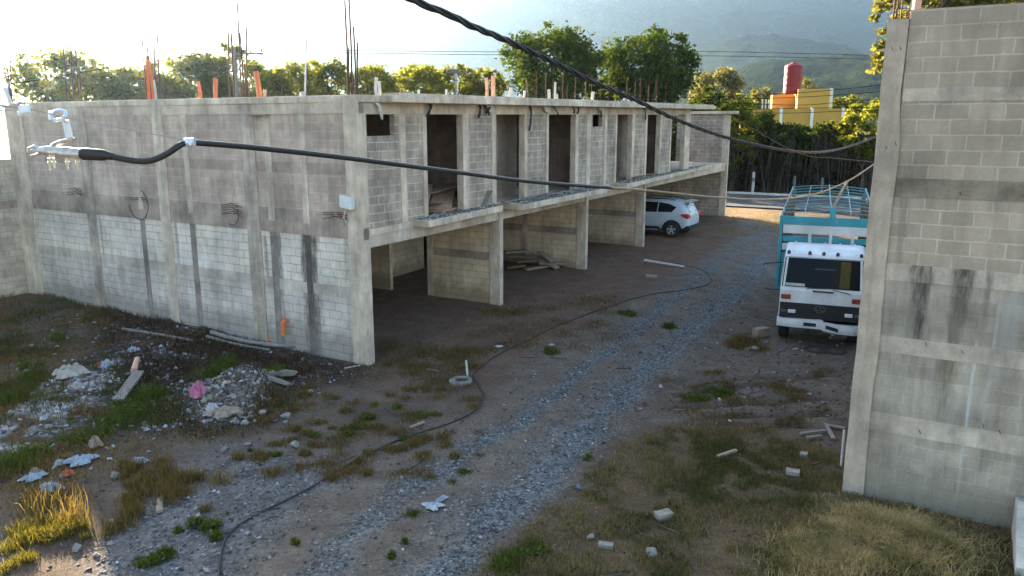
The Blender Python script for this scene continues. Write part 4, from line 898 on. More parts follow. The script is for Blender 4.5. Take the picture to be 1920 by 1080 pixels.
def tree(name, label, pos, h, rx, cb, n, size, mat, seed, lobes=16, group=None, bark=None, squash=1.0, lean=0):
    rs = random.Random(seed); bark = bark or m_bark
    t = thing(name, label, 'tree', pos, 0, group); m = M(); cz = (h+cb)/2; rz_ = (h-cb)/2
    tr = max(.09, h*.018); top = Vector((lean+rs.uniform(-.3, .3), rs.uniform(-.3, .3), cz))
    m.tube([(0, 0, -.6), (rs.uniform(-.1, .1), 0, cb*.5), (top.x*.5, top.y*.5, cb), top], [tr*1.25, tr, tr*.8, tr*.35], 8)
    C_ = []
    for i in range(lobes):
        a = i*2.399+rs.uniform(-.4, .4); f = (i+.5)/lobes; zz = 1-2*f; rr = math.sqrt(max(0, 1-zz*zz))*rs.uniform(.55, .85)
        c = Vector((math.cos(a)*rr*rx+lean, math.sin(a)*rr*rx*squash, cz+zz*rz_*rs.uniform(.6, .82)))
        lr = rx*rs.uniform(.22, .42); C_.append((c.x, c.y, c.z, lr, lr*.9, lr*rs.uniform(.55, .85)))
        st = Vector((top.x*.5, top.y*.5, cb*rs.uniform(.75, 1.1))); md = st.lerp(c, .55)+Vector((0, 0, -.08*rx)); m.tube([st, md, c], [tr*.5, tr*.3, tr*.1], 5)
    for i in range(lobes):                               # small outlying sprays
        a = rs.uniform(0, 2*PI); zz = rs.uniform(-.9, 1); rr = math.sqrt(1-zz*zz)*rs.uniform(.75, 1.0)
        lr = rx*rs.uniform(.07, .14); C_.append((math.cos(a)*rr*rx+lean, math.sin(a)*rr*rx*squash, cz+zz*rz_*.95, lr, lr, lr*.8))
    m.build('trunk', bark, t); leaves('crown', C_, n, size, mat, t); return t
def ptree(name, label, px, ytop, hw, ybase, D, n, size, mat, seed, z0=0, **kw):
    p = atd(px, ytop, D); h = p.z-z0; rx = hw*D/1482; cb = atd(px, ybase, D).z-z0
    return tree(name, label, Vector((p.x, p.y, z0)), h, rx, max(cb, .6), n, size, mat, seed, **kw)
TR = [('leafy_tree', 'round loose-crowned tree standing alone at the far left above the roof', 110, 92, 93, 205, 50, 5677, .26, L_OL, 1, {}),
      ('leafy_tree', 'low dark bushy tree between the lone left tree and the wide clump', 215, 145, 36, 215, 54, 1965, .26, L_OL, 2, {}),
      ('leafy_tree', 'left part of the wide olive clump behind the orange conduits', 262, 124, 74, 215, 52, 4586, .26, L_OL, 3, {}),
      ('leafy_tree', 'middle of the wide olive clump left of the power pole', 345, 103, 86, 215, 54, 5677, .26, L_OL, 4, {}),
      ('leafy_tree', 'tallest right end of the olive clump behind the power pole', 425, 86, 74, 210, 55, 5241, .26, L_OL, 5, {}),
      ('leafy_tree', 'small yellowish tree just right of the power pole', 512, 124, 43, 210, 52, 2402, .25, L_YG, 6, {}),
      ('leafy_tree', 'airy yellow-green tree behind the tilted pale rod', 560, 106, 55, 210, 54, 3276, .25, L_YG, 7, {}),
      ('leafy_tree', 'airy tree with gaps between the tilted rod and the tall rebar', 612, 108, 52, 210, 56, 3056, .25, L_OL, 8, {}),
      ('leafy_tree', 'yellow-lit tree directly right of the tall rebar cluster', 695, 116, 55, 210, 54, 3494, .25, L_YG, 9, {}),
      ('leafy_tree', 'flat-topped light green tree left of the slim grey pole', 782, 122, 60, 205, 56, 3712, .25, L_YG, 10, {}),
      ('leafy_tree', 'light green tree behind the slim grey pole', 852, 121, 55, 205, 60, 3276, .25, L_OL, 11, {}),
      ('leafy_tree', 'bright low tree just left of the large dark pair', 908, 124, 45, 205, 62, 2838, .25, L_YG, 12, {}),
      ('broad_tree', 'left of the two large dark green trees behind the building', 1032, 40, 100, 205, 56, 10500, .27, L_DK, 13, dict(lobes=24)),
      ('broad_tree', 'right of the two large dark green trees, tapering down to the right', 1222, 52, 88, 205, 57, 10000, .27, L_DK, 14, dict(lobes=24)),
      ('broad_tree', 'lower dark tree filling the gap between the two large ones', 1128, 82, 52, 208, 62, 4500, .27, L_DK, 15, {}),
      ('dusty_tree', 'pale dusty round tree left of the yellow house', 1345, 124, 52, 215, 82, 5200, .30, L_PL, 16, {}),
      ('dusty_tree', 'thin pale tree behind the red water tank', 1500, 140, 36, 215, 120, 2200, .36, L_PL, 17, {}),
      ('dusty_tree', 'small pale tree left of the red water tank', 1428, 162, 30, 215, 100, 1800, .33, L_PL, 18, {}),
      ('dusty_tree', 'low green tree right of the yellow house', 1590, 178, 34, 220, 96, 2000, .32, L_OL, 19, {}),
      ('hedge_tree', 'tall yellow-green hedge tree beside the far end of the block building', 1385, 172, 55, 330, 60, 7140, .22, L_YG, 20, dict(z0=.5)),
      ('hedge_tree', 'dark hedge tree just right of the tall one by the block building', 1428, 202, 45, 320, 61, 6120, .22, L_HG, 21, dict(z0=.5)),
      ('hedge_tree', 'dark hedge tree in front of the left end of the yellow house', 1474, 220, 42, 315, 60, 5440, .22, L_HG, 22, dict(z0=.5)),
      ('hedge_tree', 'light-topped hedge tree in front of the middle of the yellow house', 1530, 222, 47, 320, 61, 6120, .22, L_HG, 23, dict(z0=.5)),
      ('hedge_tree', 'hedge tree below the right end of the yellow house', 1578, 216, 40, 320, 60, 5440, .22, L_OL, 24, dict(z0=.5)),
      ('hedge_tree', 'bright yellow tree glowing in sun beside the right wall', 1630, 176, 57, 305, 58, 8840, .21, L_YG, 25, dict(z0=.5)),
      ('hedge_tree', 'hedge tree mostly hidden behind the right wall', 1705, 194, 62, 320, 60, 6120, .22, L_OL, 26, dict(z0=.5)),
      ('hedge_tree', 'dark scrubby tree under the right large tree, beside the roof end', 1330, 162, 65, 300, 62, 7140, .24, L_HG, 27, dict(z0=.5))]
for (nm, lb, px, yt, hw, yb, D, n, s, mt, sd_, kw) in TR: ptree(nm, lb, px, yt, hw, yb, D, n, s, mt, sd_, group='trees behind the lot', **kw)
for i in range(6):
    p = B(46.3+(i % 2), 7.5+i*4.6, .5); tree('hedge_tree', 'street hedge tree hidden behind the long block building', p, 6.3+.4*(i % 3), 2.6, 1.6, 3000, .26, L_HG, 60+i, group='street hedge behind the block building')
# hanging branches over the top right corner
p = atd(1800, 0, 30); ht = thing('willowy_tree', 'tall drooping tree showing above and beside the right wall', 'tree', (p.x+1.5, 31, 0), 0)
m = M(); m.tube([(0, 0, -.5), (.2, 0, 6), (0, 0, 12)], [.3, .25, .1], 8); C_ = []
for (px, py, rpx) in [(1650, 12, 16), (1640, 32, 9), (1668, 2, 20), (1720, -6, 28), (1760, 4, 20), (1800, -8, 34), (1850, 0, 26), (1890, -8, 30), (1652, 84, 13), (1646, 106, 15), (1640, 128, 11), (1655, 60, 10), (1700, 40, 30), (1700, 90, 30), (1780, -40, 60), (1690, -40, 40), (1660, 120, 18), (1940, -10, 40)]:
    q = atd(px, py, 30.5+random.uniform(-1, 1))-ht.location; r = rpx*30.5/1482; C_.append((q.x, q.y, q.z, r, r, r*.8)); m.tube([(0, 0, 8.5), (q.x*.5, q.y*.5, q.z*.5+6), (q.x, q.y, q.z)], [.09, .05, .02], 5)
m.build('trunk', m_bark, ht); leaves('crown', C_, 5200, .20, leaf_mat('willow_leaf', (.09, .10, .03), (.17, .155, .06), .45), ht)
# dark wall, posts and bare stems across the street
hw_ = thing('street_wall', 'dark weathered block wall behind the hedge across the street', 'wall', B(50.5, 0, .5), RZ)
M().box(0, .2, -22, 24, -.6, 4.2).build('wall_panel', block_mat('dark_wall_block', (.05, .04, .033), (.033, .027, .023), (.026, .022, .019), .012, amt=.5), hw_)
for v in range(-20, 24, 4): M().box(-.04, .22, v-.15, v+.15, -.6, 4.3).build('column', concrete_mat('dark_post', (.10, .085, .07), (.06, .05, .045)), hw_)
for px, yt, lb in ((1411, 322, 'white guide post by the kerb across the street, nearest the block building'), (1488, 330, 'dull guide post by the street, left of the truck roof hoops'), (1540, 333, 'low guide post right behind the truck roof hoops')):
    p = atd(px, 361, 56.6); p.z = gz(p.x, p.y); zt = atd(px, yt, 56.6).z-p.z
    t = thing('guide_post', lb, 'post', p, .3, 'guide posts along the street'); M().lathe([(.10, 0), (.10, zt*.95), (.05, zt), (.001, zt)], (0, 0, 0), 'z', 8).build('post', plain('limewash', (.45, .44, .41) if px == 1411 else (.13, .125, .12), .8, 0, .4), t); M().lathe([(.106, zt*.55), (.106, zt*.72)], (0, 0, 0), 'z', 8).build('band', plain('dull_band', (.15, .14, .13), .8), t)
stems = M()
for i in range(95):
    px = random.uniform(1362, 1660); D = random.uniform(57.5, 60); p = atd(px, 360, D); p.z = .4; h = random.uniform(2.8, 5.2); lx = random.uniform(-.9, .9)
    stems.tube([p, p+Vector((lx*.4, 0, h*.5)), p+Vector((lx, random.uniform(-.4, .4), h))], [.05*random.uniform(.5, 1.6), .04, .015], 5)
tag(stems.build('undergrowth_stems', m_barkd), 'tangle of dark bare stems under the hedge across the street', kind='stuff')
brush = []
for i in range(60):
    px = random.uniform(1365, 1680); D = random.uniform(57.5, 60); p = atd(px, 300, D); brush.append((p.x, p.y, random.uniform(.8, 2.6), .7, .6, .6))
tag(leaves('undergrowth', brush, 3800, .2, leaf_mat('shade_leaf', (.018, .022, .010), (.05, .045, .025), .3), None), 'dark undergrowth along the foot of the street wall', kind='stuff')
# dry brush in the sun behind the open last bay
# ------------------------------------------------------------------ yellow house with its tank
yh = thing('yellow_house', 'ochre yellow flat-roofed house with an upper box and white pilasters beyond the street', 'house', atd(1490, 300, 76)*1.0, R(-15)); yh.location.z = .5
yo = Vector(yh.location)
def yl(px, py, D): q = atd(px, py, D)-yo; a = R(15); return (q.x*math.cos(a)-q.y*math.sin(a), q.x*math.sin(a)+q.y*math.cos(a), q.z)
m_yel = plain('ochre_render', (.50, .29, .06), .85, 0, .15, .8); m_cream = plain('cream_trim', (.66, .60, .45), .8, 0, .1)
zl = yl(1490, 206, 76)[2]; zu = yl(1490, 166, 76)[2]
M().box(-5.2, 5.6, 0, 9, -1, zl).build('wall', m_yel, yh); M().box(-5.26, 5.66, -.06, .1, zl, zl+.10).build('cornice', m_yel, yh)
M().extr([(0, 0), (3.6, 0), (3.6, zu-zl+.15), (0, zu-zl+.15)], 1, 2.5, 2.6) if False else None
bx = M().prism([(-.05, 1.2), (3.1, 1.2), (3.1, 6.2), (-.05, 6.2)], zl, zu); bx.build('upper_room', m_yel, yh)
M().prism([(-2.2, 4.6), (-.06, 4.6), (-.06, 7.5), (-2.2, 7.5)], zl, zu-.4).build('upper_room', plain('sunlit_ochre_render', (.52, .32, .085), .85, 0, .1, .8), yh)  # this box stands for the room's sunlit side, sun put into its ochre
M().box(2.85, 3.13, 1.16, 1.5, zl, zu+.02).build('corner_trim', m_cream, yh)
for x in (-1.55, 1.25, 4.0): M().box(x-.13, x+.13, -.12, .12, -1, zl+.22).build('pilaster', plain('white_render', (.72, .70, .64), .8, 0, .1), yh)
for x in (-3.3, -3.0, -2.7): M().tube([(x, .5, zl), (x, .5, zl+1.0)], .07, 6).build('railing_post', m_cream, yh)
tk = thing('water_tank', 'tall red cylindrical water tank on the roof of the yellow house', 'water tank', (0, 0, 0), R(-15))
q = atd(1485, 172, 79); tk.location = (q.x, q.y, zu-.4+.5); th = atd(1485, 118, 79).z-tk.location.z
prof = [(.001, 0), (.82, 0)]+[(.84+(.02 if i % 2 else 0), .1+i*(th-.5)/9) for i in range(10)]+[(.80, th-.25), (.45, th-.06), (.22, th-.04), (.22, th), (.001, th)]
M().lathe(prof, (0, 0, 0), 'z', 24).build('body', plain('red_plastic_tank', (.21, .012, .014), .5, 0, .15, 1.5), tk, smooth=False)
M().lathe([(.24, th-.02), (.24, th+.06), (.001, th+.09)], (0, 0, 0), 'z', 16).build('lid', plain('dark_red_lid', (.25, .02, .02), .5), tk)
# ------------------------------------------------------------------ hose, poles, planks and rubble
def ghose(pts, r, dz): return [gp(*p, dz=dz) for p in pts]
hp = ghose([(413, 1110), (412, 1078), (414, 1045), (425, 1010), (450, 985), (490, 962), (540, 938), (600, 905), (660, 868), (720, 838), (780, 815), (840, 796), (880, 778), (900, 762), (906, 740), (896, 722), (888, 704), (905, 688), (945, 660), (1000, 634), (1060, 606), (1120, 583), (1180, 563), (1230, 551), (1290, 543), (1325, 535), (1334, 524), (1318, 508), (1285, 498), (1240, 492)], .02, .015)
P = cat(hp, 6)
for p in P: p.z = gz(p.x, p.y)+.016
nP = len(P); o = M().tube(P, [.018-.008*i/nP for i in range(nP)], 6).build('hose', plain('dusty_hose', (.045, .04, .037), .8, 0, .5, 5), smooth=True); tag(o, 'long black hose lying in curves along the left side of the gravel track', 'hose')
def plank(name, a, b, w_, h, mat, label, cat_='plank', dz=.0, group=None, dz2=None, lab=True):
    p, q = gp(*a), gp(*b); p.z += h/2+dz; q.z += h/2+(dz if dz2 is None else dz2)
    c = (p+q)/2; m = M(); L_ = (q-p); k = 4
    for i in range(k): m.bar(p+L_*(i/k)-c, p+L_*((i+1)/k)-c, w_*random.uniform(.94, 1.04), h) if False else None
    m.bar(p-c, q-c, w_, h)
    if h > .1: m.v = [(x+random.uniform(-.03, .03), y+random.uniform(-.03, .03), z+random.uniform(-.025, .025)+.12*(x-y)*random.uniform(.5, 1)) for x, y, z in m.v]
    o = m.build(name, mat, bevel=min(h, w_)*.12); o.location = c; return tag(o, label, cat_, group)
def log(name, pts, r, mat, label, cat_='pole', dz=.0):
    P = [gp(*p) for p in pts]; [setattr(p, 'z', p.z+r+dz) for p in P]; c = P[0].copy(); P = [p-c for p in cat(P, 5)]
    n = len(P); o = M().tube(P, [r*(1.05-.25*i/n+random.uniform(-.06, .06)) for i in range(n)], 8).build(name, mat, smooth=False); o.location = c; return tag(o, label, cat_)
m_grwood = concrete_mat('bleached_wood', (.21, .20, .195), (.14, .13, .125), amt=.4)
m_rub = block_mat('broken_concrete', (.21, .20, .19), (.165, .155, .145), (.19, .18, .17), .004, amt=.5)
log('wooden_pole', [(230, 620), (290, 629), (360, 641)], .045, m_grwood, 'single thin bleached pole lying left of the others below the side wall')
log('wooden_pole', [(397, 628), (440, 642), (490, 651), (540, 655), (583, 660)], .06, m_grwood, 'longest bleached pole lying along the foot of the side wall', dz=.03)
log('wooden_pole', [(388, 634), (430, 646), (475, 655), (505, 659)], .045, m_grwood, 'shorter bleached pole beside the longest one at the side wall')
log('orange_pipe', [(482, 630), (507, 647)], .055, m_orange, 'loose orange pipe piece leaning by the foot of the side wall', 'pipe', dz=.08)
log('broken_pipe', [(252, 706), (258, 683)], .07, m_ppink, 'salmon pipe piece standing up among the burnt rubbish', 'pipe', dz=.06)
log('white_stick', [(646, 692), (676, 686)], .018, m_pvc, 'thin white stick at the foot of the corner column', 'stick')
log('white_stick', [(768, 805), (795, 794)], .03, m_woodp, 'short pale stick beside the hose', 'stick')
log('white_pole', [(1208, 491), (1245, 497), (1283, 503)], .055, m_pvc, 'long whitish pole lying in the yard beyond the hose end', 'pole')
log('grey_stick', [(800, 694), (822, 697)], .02, m_grwood, 'thin grey stick in the dry grass left of the ring', 'stick')
plank('concrete_slab', (478, 712), (548, 704), .42, .14, m_rub, 'flat pale concrete slab with a weed growing before it', 'slab')
plank('concrete_slab', (500, 726), (540, 720), .35, .08, m_rub, 'low broken slab half buried under the pale one', 'slab', dz=-.03)
plank('wooden_board', (222, 756), (262, 712), .22, .05, m_grwood, 'grey board tilted on the burnt rubbish', 'board', dz=.04, dz2=.16)
plank('wooden_board', (238, 711), (262, 708), .05, .04, m_grwood, 'thin grey lath behind the tilted board', 'board', dz=.1)
plank('wooden_board', (299, 962), (301, 936), .09, .05, m_woodp, 'small pale board end standing in the weeds at lower left', 'board')
plank('wooden_board', (1345, 863), (1380, 851), .06, .04, m_woodp, 'short pale board lying in the green grass', 'board', dz=.05)
plank('concrete_block', (1473, 890), (1499, 894), .15, .08, m_rub, 'pale hollow block lying in the grass before the right wall', 'block', dz=.02)
plank('concrete_block', (1230, 975), (1258, 968), .16, .10, m_rub, 'large pale broken block in the middle of the grass', 'block')
plank('concrete_block', (1414, 632), (1438, 630), .22, .24, block_mat('warm_block', (.22, .185, .16), (.17, .14, .12), (.2, .17, .15)), 'warm grey block beside the track in front of the truck', 'block')
plank('concrete_block', (1122, 1024), (1150, 1028), .1, .06, m_rub, 'flat pale fragment near the bottom of the grass', 'block')
plank('concrete_block', (1210, 519), (1232, 521), .25, .08, m_rub, 'low pale block in the yard beyond the hose', 'block')
plank('concrete_block', (1500, 856), (1514, 858), .14, .08, m_rub, 'small white block fragment above the grass near the right wall', 'block')
for (a, b, lb) in (((1548, 800), (1562, 828), 'white board on end in the scraps at the right wall'), ((1550, 802), (1585, 808), 'white board lying flat above the upright one at the right wall'), ((1500, 818), (1548, 812), 'longest white lath in the scraps near the right wall'), ((1512, 826), (1540, 822), 'short white lath at the front of the scraps near the right wall')):
    plank('white_board', a, b, .07, .03, m_grwood, lb, 'board', dz=.04)
pb_ = gp(1577, 874); o = M().tube([(0, 0, 0), atd(1583, 806, pb_.y+.12)-pb_], .02, 8).build('white_pipe', m_pvc); o.location = pb_; tag(o, 'thin white pipe leaning at the edge of the right wall', 'pipe')
# ring with the white pipe
c = gp(865, 716); rg = thing('concrete_ring', 'worn concrete ring half sunk in the dry grass beside the track', 'concrete ring', c)
M().lathe([(.165, -.05), (.165, .05), (.19, .075), (.225, .065), (.24, .02), (.24, -.05)], (0, 0, 0), 'z', 24).build('rim', plain('dirty_ring', (.20, .185, .165), .9, 0, .45, 8, bump=.4), rg, smooth=False); M().lathe([(.001, .0), (.17, .0)], (0, 0, 0), 'z', 20).build('fill', plain('dark_earth', (.06, .05, .04)), rg)
a = gp(877, 706); t_ = atd(874, 676, a.y)-a; o = M().tube([(0, 0, -.05), t_], .025, 8).build('white_pipe', m_pvc); o.location = a; tag(o, 'short white pipe standing behind the sunken concrete ring', 'pipe')
c = gp(828, 706); o = M().lathe([(.14, 0), (.18, .03), (.22, .02), (.24, -.03)], (0, 0, 0), 'z', 20).build('old_tyre', plain('dusty_rubber', (.09, .07, .06), .9, 0, .4)); o.location = c; tag(o, 'dusty half-buried tyre left of the concrete ring', 'tyre')
for px, py, lb in ((1530, 657, 'left of two dark tyres on the ground below the truck bumper'), (1562, 659, 'right of two dark tyres on the ground below the truck bumper')):
    c = gp(px, py); o = M().lathe([(.20, -.02), (.21, .03), (.26, .055), (.31, .03), (.32, -.02)], (0, 0, .0), 'z', 24).build('flat_tyre', plain('dusty_tyre', (.05, .043, .037), .9, 0, .4), smooth=True); o.location = c; tag(o, lb, 'tyre')
# crumpled bags and sheets
def bag(px, py, w_, d_, h, mat, label, cat_='plastic bag', name='plastic_bag', rot=0, seed=0):
    w_ *= .85; d_ *= .85; h *= .8; c = gp(px, py); n = 14; rs = np.random.default_rng(seed+px); a = rs.random((n+1, n+1)); V_ = []; a2 = (a+np.roll(a, 1, 0)+np.roll(a, 1, 1))/3
    for i in range(n+1):
        for j in range(n+1):
            x, y = i/n*2-1, j/n*2-1; an = math.atan2(y, x); rr = max(abs(x), abs(y)); wv = 1+.28*math.sin(an*3+seed)+.18*math.sin(an*5+px)
            x2, y2 = rr*math.cos(an)*wv, rr*math.sin(an)*wv
            V_.append((x2*w_/2, y2*d_/2, h*(max(0, 1-rr*rr))*(.4+1.1*a2[i, j])+.02*a[i, j]))
    m = M(); m.add(V_, [(i*(n+1)+j, (i+1)*(n+1)+j, (i+1)*(n+1)+j+1, i*(n+1)+j+1) for i in range(n) for j in range(n)])
    o = m.build(name, mat); o.location = c+Vector((0, 0, .02)); o.rotation_euler = (0, 0, rot); s_ = o.modifiers.new('Solidify', 'SOLIDIFY'); s_.thickness = .006; return tag(o, label, cat_)
m_bag = plain('white_plastic', (.40, .41, .43), .5, 0, .3, 9); m_bagb = plain('bluish_plastic', (.31, .34, .38), .5, 0, .3, 9); m_pink = plain('pink_plastic', (.40, .12, .19), .5, 0, .35, 9); m_sack = plain('tan_sack', (.30, .22, .16), .8, 0, .4, 9); m_redb = plain('red_scrap', (.45, .10, .06), .6, 0, .3, 9)
bag(373, 742, .48, .40, .30, m_pink, 'round pink bag on the left side of the rubble heap')
bag(150, 868, .55, .38, .12, m_bagb, 'torn bluish white plastic sheet in the weeds at lower left', rot=.5); bag(110, 873, .16, .3, .08, m_bag, 'small white rag just left of the torn plastic sheet')
bag(261, 870, .30, .22, .11, m_bag, 'bright white crumpled bag on the gravel at left'); bag(62, 900, .40, .22, .10, m_bagb, 'pale bluish bag near the left edge above the dry stalks', rot=.6)
bag(95, 920, .38, .24, .13, m_bag, 'white open bag lying right above the dry stalks'); bag(68, 890, .24, .14, .1, m_sack, 'tan scrap on top of the pale bluish bag'); bag(126, 893, .24, .14, .1, m_redb, 'red scrap above the white open bag', 'scrap', 'plastic_scrap')
bag(418, 778, .85, .42, .14, m_sack, 'tan torn sack lying in front of the rubble heap', 'sack', 'torn_sack', rot=.35); bag(398, 765, .34, .24, .16, m_bag, 'white bag wedged between pink bag and tan sack')
bag(812, 952, .34, .24, .05, m_bag, 'flattened white litter in the middle of the track'); bag(826, 940, .12, .34, .05, m_bagb, 'pale strip of plastic on the flattened litter in the track', rot=-.6)
bag(130, 705, .75, .5, .28, plain('cream_sack', (.36, .31, .26), .8, 0, .35, 8), 'cream bulging sack on top of the ash heap', 'sack', 'full_sack'); bag(178, 838, .3, .24, .2, m_sack, 'tan lump at the right end of the ash patch')
bag(185, 690, .16, .16, .12, m_redb, 'small orange-red scrap on the ash heap', 'scrap', 'plastic_scrap'); bag(275, 809, .12, .1, .06, m_bag, 'tiny white paper scrap right of the burnt weeds', 'scrap', 'paper_scrap')
bag(250, 660, .3, .24, .12, m_bag, 'white scrap between the ash heap and the thin pole'); bag(200, 688, .34, .3, .14, m_bagb, 'bluish scrap at the back of the ash heap'); bag(1084, 917, .07, .06, .05, plain('blue_scrap', (.12, .25, .55), .5), 'tiny blue scrap at the edge of the gravel', 'scrap', 'plastic_scrap')
bag(365, 990, .14, .12, .03, plain('black_plastic_sheet', (.02, .02, .025), .6), 'dark plastic scrap left of the hose near the bottom', 'scrap', 'plastic_scrap')
bag(1015, 765, .0 + .2, .15, .05, m_bag, 'white scrap on the track beyond the ring') if False else None
bag(1415, 656, .28, .16, .07, m_bag, 'small white scrap on the ground below the warm block'); bag(935, 652, .22, .12, .04, m_bag, 'white scrap beside the hose in the yard'); bag(1034, 649, .18, .12, .04, m_bag, 'white scrap right of the hose in the brown yard')
# countable stones
def rock(px, py, r, mat, label, group=None, seed=0):
    rs = random.Random(px*7+seed); m = M(); import bmesh
    bm = bmesh.new(); bmesh.ops.create_icosphere(bm, subdivisions=2, radius=1)
    vs = [v.co.copy() for v in bm.verts]; fs = [[v.index for v in f.verts] for f in bm.faces]; bm.free()
    dirs = [(Vector((rs.uniform(-1, 1), rs.uniform(-1, 1), rs.uniform(-.6, 1))).normalized(), rs.uniform(.38, .75)) for _ in range(10)]
    out = []
    for v in vs:
        for d, k in dirs:
            e = v.dot(d)-k
            if e > 0: v = v-d*e
        out.append((v.x*r*1.2, v.y*r, v.z*r*.75))
    o = m.add(out, fs).build('stone', mat); p = gp(px, py); o.location = p+Vector((0, 0, r*.3)); o.rotation_euler = (0, 0, rs.uniform(0, 6)); return tag(o, label, 'stone', group)
m_st = plain('pale_stone', (.25, .225, .195), .9, 0, .3, 10, bump=.4); m_stw = plain('cream_stone', (.34, .29, .23), .9, 0, .2, 10, bump=.3)
rock(298, 1052, .085, m_stw, 'round cream stone beside the green tuft at the bottom left'); rock(420, 846, .08, m_st, 'round pale stone in the gravel left of the hose'); rock(465, 835, .07, m_st, 'stone with a flat top between hose and rubble heap')
rock(217, 893, .09, m_st, 'greyish stone right of the red scrap'); rock(144, 1032, .09, m_st, 'grey stone in the sunlit ground by the grass tufts'); rock(182, 1042, .05, m_st, 'small pale stone at the edge of the sunlit ground'); rock(555, 838, .11, m_st, 'largest single stone in the weedy gravel'); rock(537, 783, .12, m_st, 'pale angular stone right of the rubble heap')
rock(1108, 1008, .08, m_st, 'round stone at the left edge of the grass'); rock(1340, 1062, .12, m_st, 'pale stone at the foot of the straw mound') if False else None
rock(1220, 1040, .1, m_st, 'grey stone at the bottom edge of the green grass'); rock(1405, 637, .13, m_st, 'rounded stone between the track grass and the warm block'); rock(849, 719, .12, m_st, 'grey stone touching the left side of the concrete ring'); rock(1760, 960, .12, m_st, 'grey rubble stone at the foot of the right wall'); rock(1735, 952, .07, m_st, 'small grey rubble stone at the foot of the right wall')
rs = random.Random(3)
for i in range(46):
    a = rs.uniform(0, 6.28); t = math.sqrt(rs.random()); px = 440+t*68*math.cos(a); py = 742+t*36*math.sin(a)
    rock(px, py, rs.uniform(.04, .11), m_st if i % 3 else m_stw, 'broken concrete chunk on the rubble heap right of the pink bag', 'chunks of the rubble heap', i)
for i in range(16):
    px = rs.uniform(60, 215); py = 700+rs.uniform(0, 1)*40+(215-px)*.55; rock(px, py, rs.uniform(.035, .09), m_st if i % 2 else plain('chalky_stone', (.40, .40, .40), .9, 0, .3, 10), 'whitish chunk lying in the ash patch at the left', 'chunks of the ash patch', i)
# boards under the second unit
for i, (a, b, z0_, z1_, lb) in enumerate((((946, 500), (990, 497), .50, .50, 'whitish sheet leaning at the back of the timber pile'), ((985, 508), (1025, 503), .02, .05, 'front left board of the timber pile'), ((1000, 500), (1045, 507), .34, .06, 'board crossing the middle of the timber pile'), ((1010, 503), (1058, 501), .16, .10, 'board sticking out to the right of the timber pile'),
        ((955, 500), (1030, 499), .36, .26, 'long dark board at the back of the timber pile'), ((1012, 499), (1036, 505), .52, .26, 'short board tilted on top of the timber pile'), ((970, 504), (1012, 503), .22, .30, 'lower board in the timber pile'), ((950, 506), (985, 505), .04, .12, 'dark board end at the left of the timber pile'))):
    plank('timber_board', a, b, .26, .07, m_wood if i in (4, 6, 7) else m_grwood if i == 0 else m_woodp, lb, 'board', dz=z0_, dz2=z1_)
# boards inside the first upper room and on the balconies
def inb(name, u0, v0, u1, v1, z0, z1, w_, lb, mat): 
    p, q = B(u0, v0, z0+SHEAR*u0), B(u1, v1, z1+SHEAR*u1); c = (p+q)/2; o = M().bar(p-c, q-c, w_, .03).build(name, mat); o.location = c; tag(o, lb, 'board')
m_ply = concrete_mat('form_plywood', (.36, .25, .19), (.24, .16, .12), amt=.4)
inb('form_board', 3.2, .45, 4.9, .6, 3.22, 3.26, .55, 'lowest front board in the first tall doorway', m_ply); inb('form_board', 3.9, 1.5, 5.4, 1.1, 3.55, 3.75, .6, 'back board of the pile in the first tall doorway', m_ply)
inb('form_board', 3.6, .5, 5.0, 1.3, 3.26, 3.66, .6, 'board tilted up at the right of the pile in the first tall doorway', m_ply); inb('form_board', 3.2, .9, 4.2, 1.5, 3.45, 3.80, .55, 'board on top at the left of the pile in the first tall doorway', m_ply); inb('form_board', 3.0, .6, 4.1, .8, 3.30, 3.36, .3, 'narrow board at the front of the pile in the first tall doorway', m_wood); inb('form_board', 4.4, .5, 5.3, .9, 3.30, 3.45, .4, 'board at the right end of the pile in the first tall doorway', m_ply)
inb('form_board', 5.85, -.1, 9.0, .0, 3.24, 3.24, .12, 'long dusty batten on the second balcony', m_grwood); inb('form_board', 8.3, -.2, 11.2, -.12, 3.24, 3.24, .10, 'batten lying at the far end of the second balcony', m_grwood); inb('form_board', 15.9, .0, 18.6, .1, 3.26, 3.26, .2, 'brownish board on the third balcony', m_wood); inb('form_board', 4.9, -.02, 5.25, -.04, 3.2, 3.62, .2, 'short board propped at the right of the first tall doorway', m_grwood)
inb('pale_pole', 20.7, .4, 22.1, .6, 3.2, 5.5, .05, 'pale pole leaning inside the last upper opening', m_woodp); inb('pale_pole', 9.3, 2.8, 10.6, 3.2, 3.4, 5.0, .04, 'thin dark rod leaning in the third upper opening', m_rebar)
inb('timber_board', -.06, 2.75, -.05, 3.45, 5.70, 5.71, .14, 'pale board nailed under the roof edge of the side wall', m_woodp)
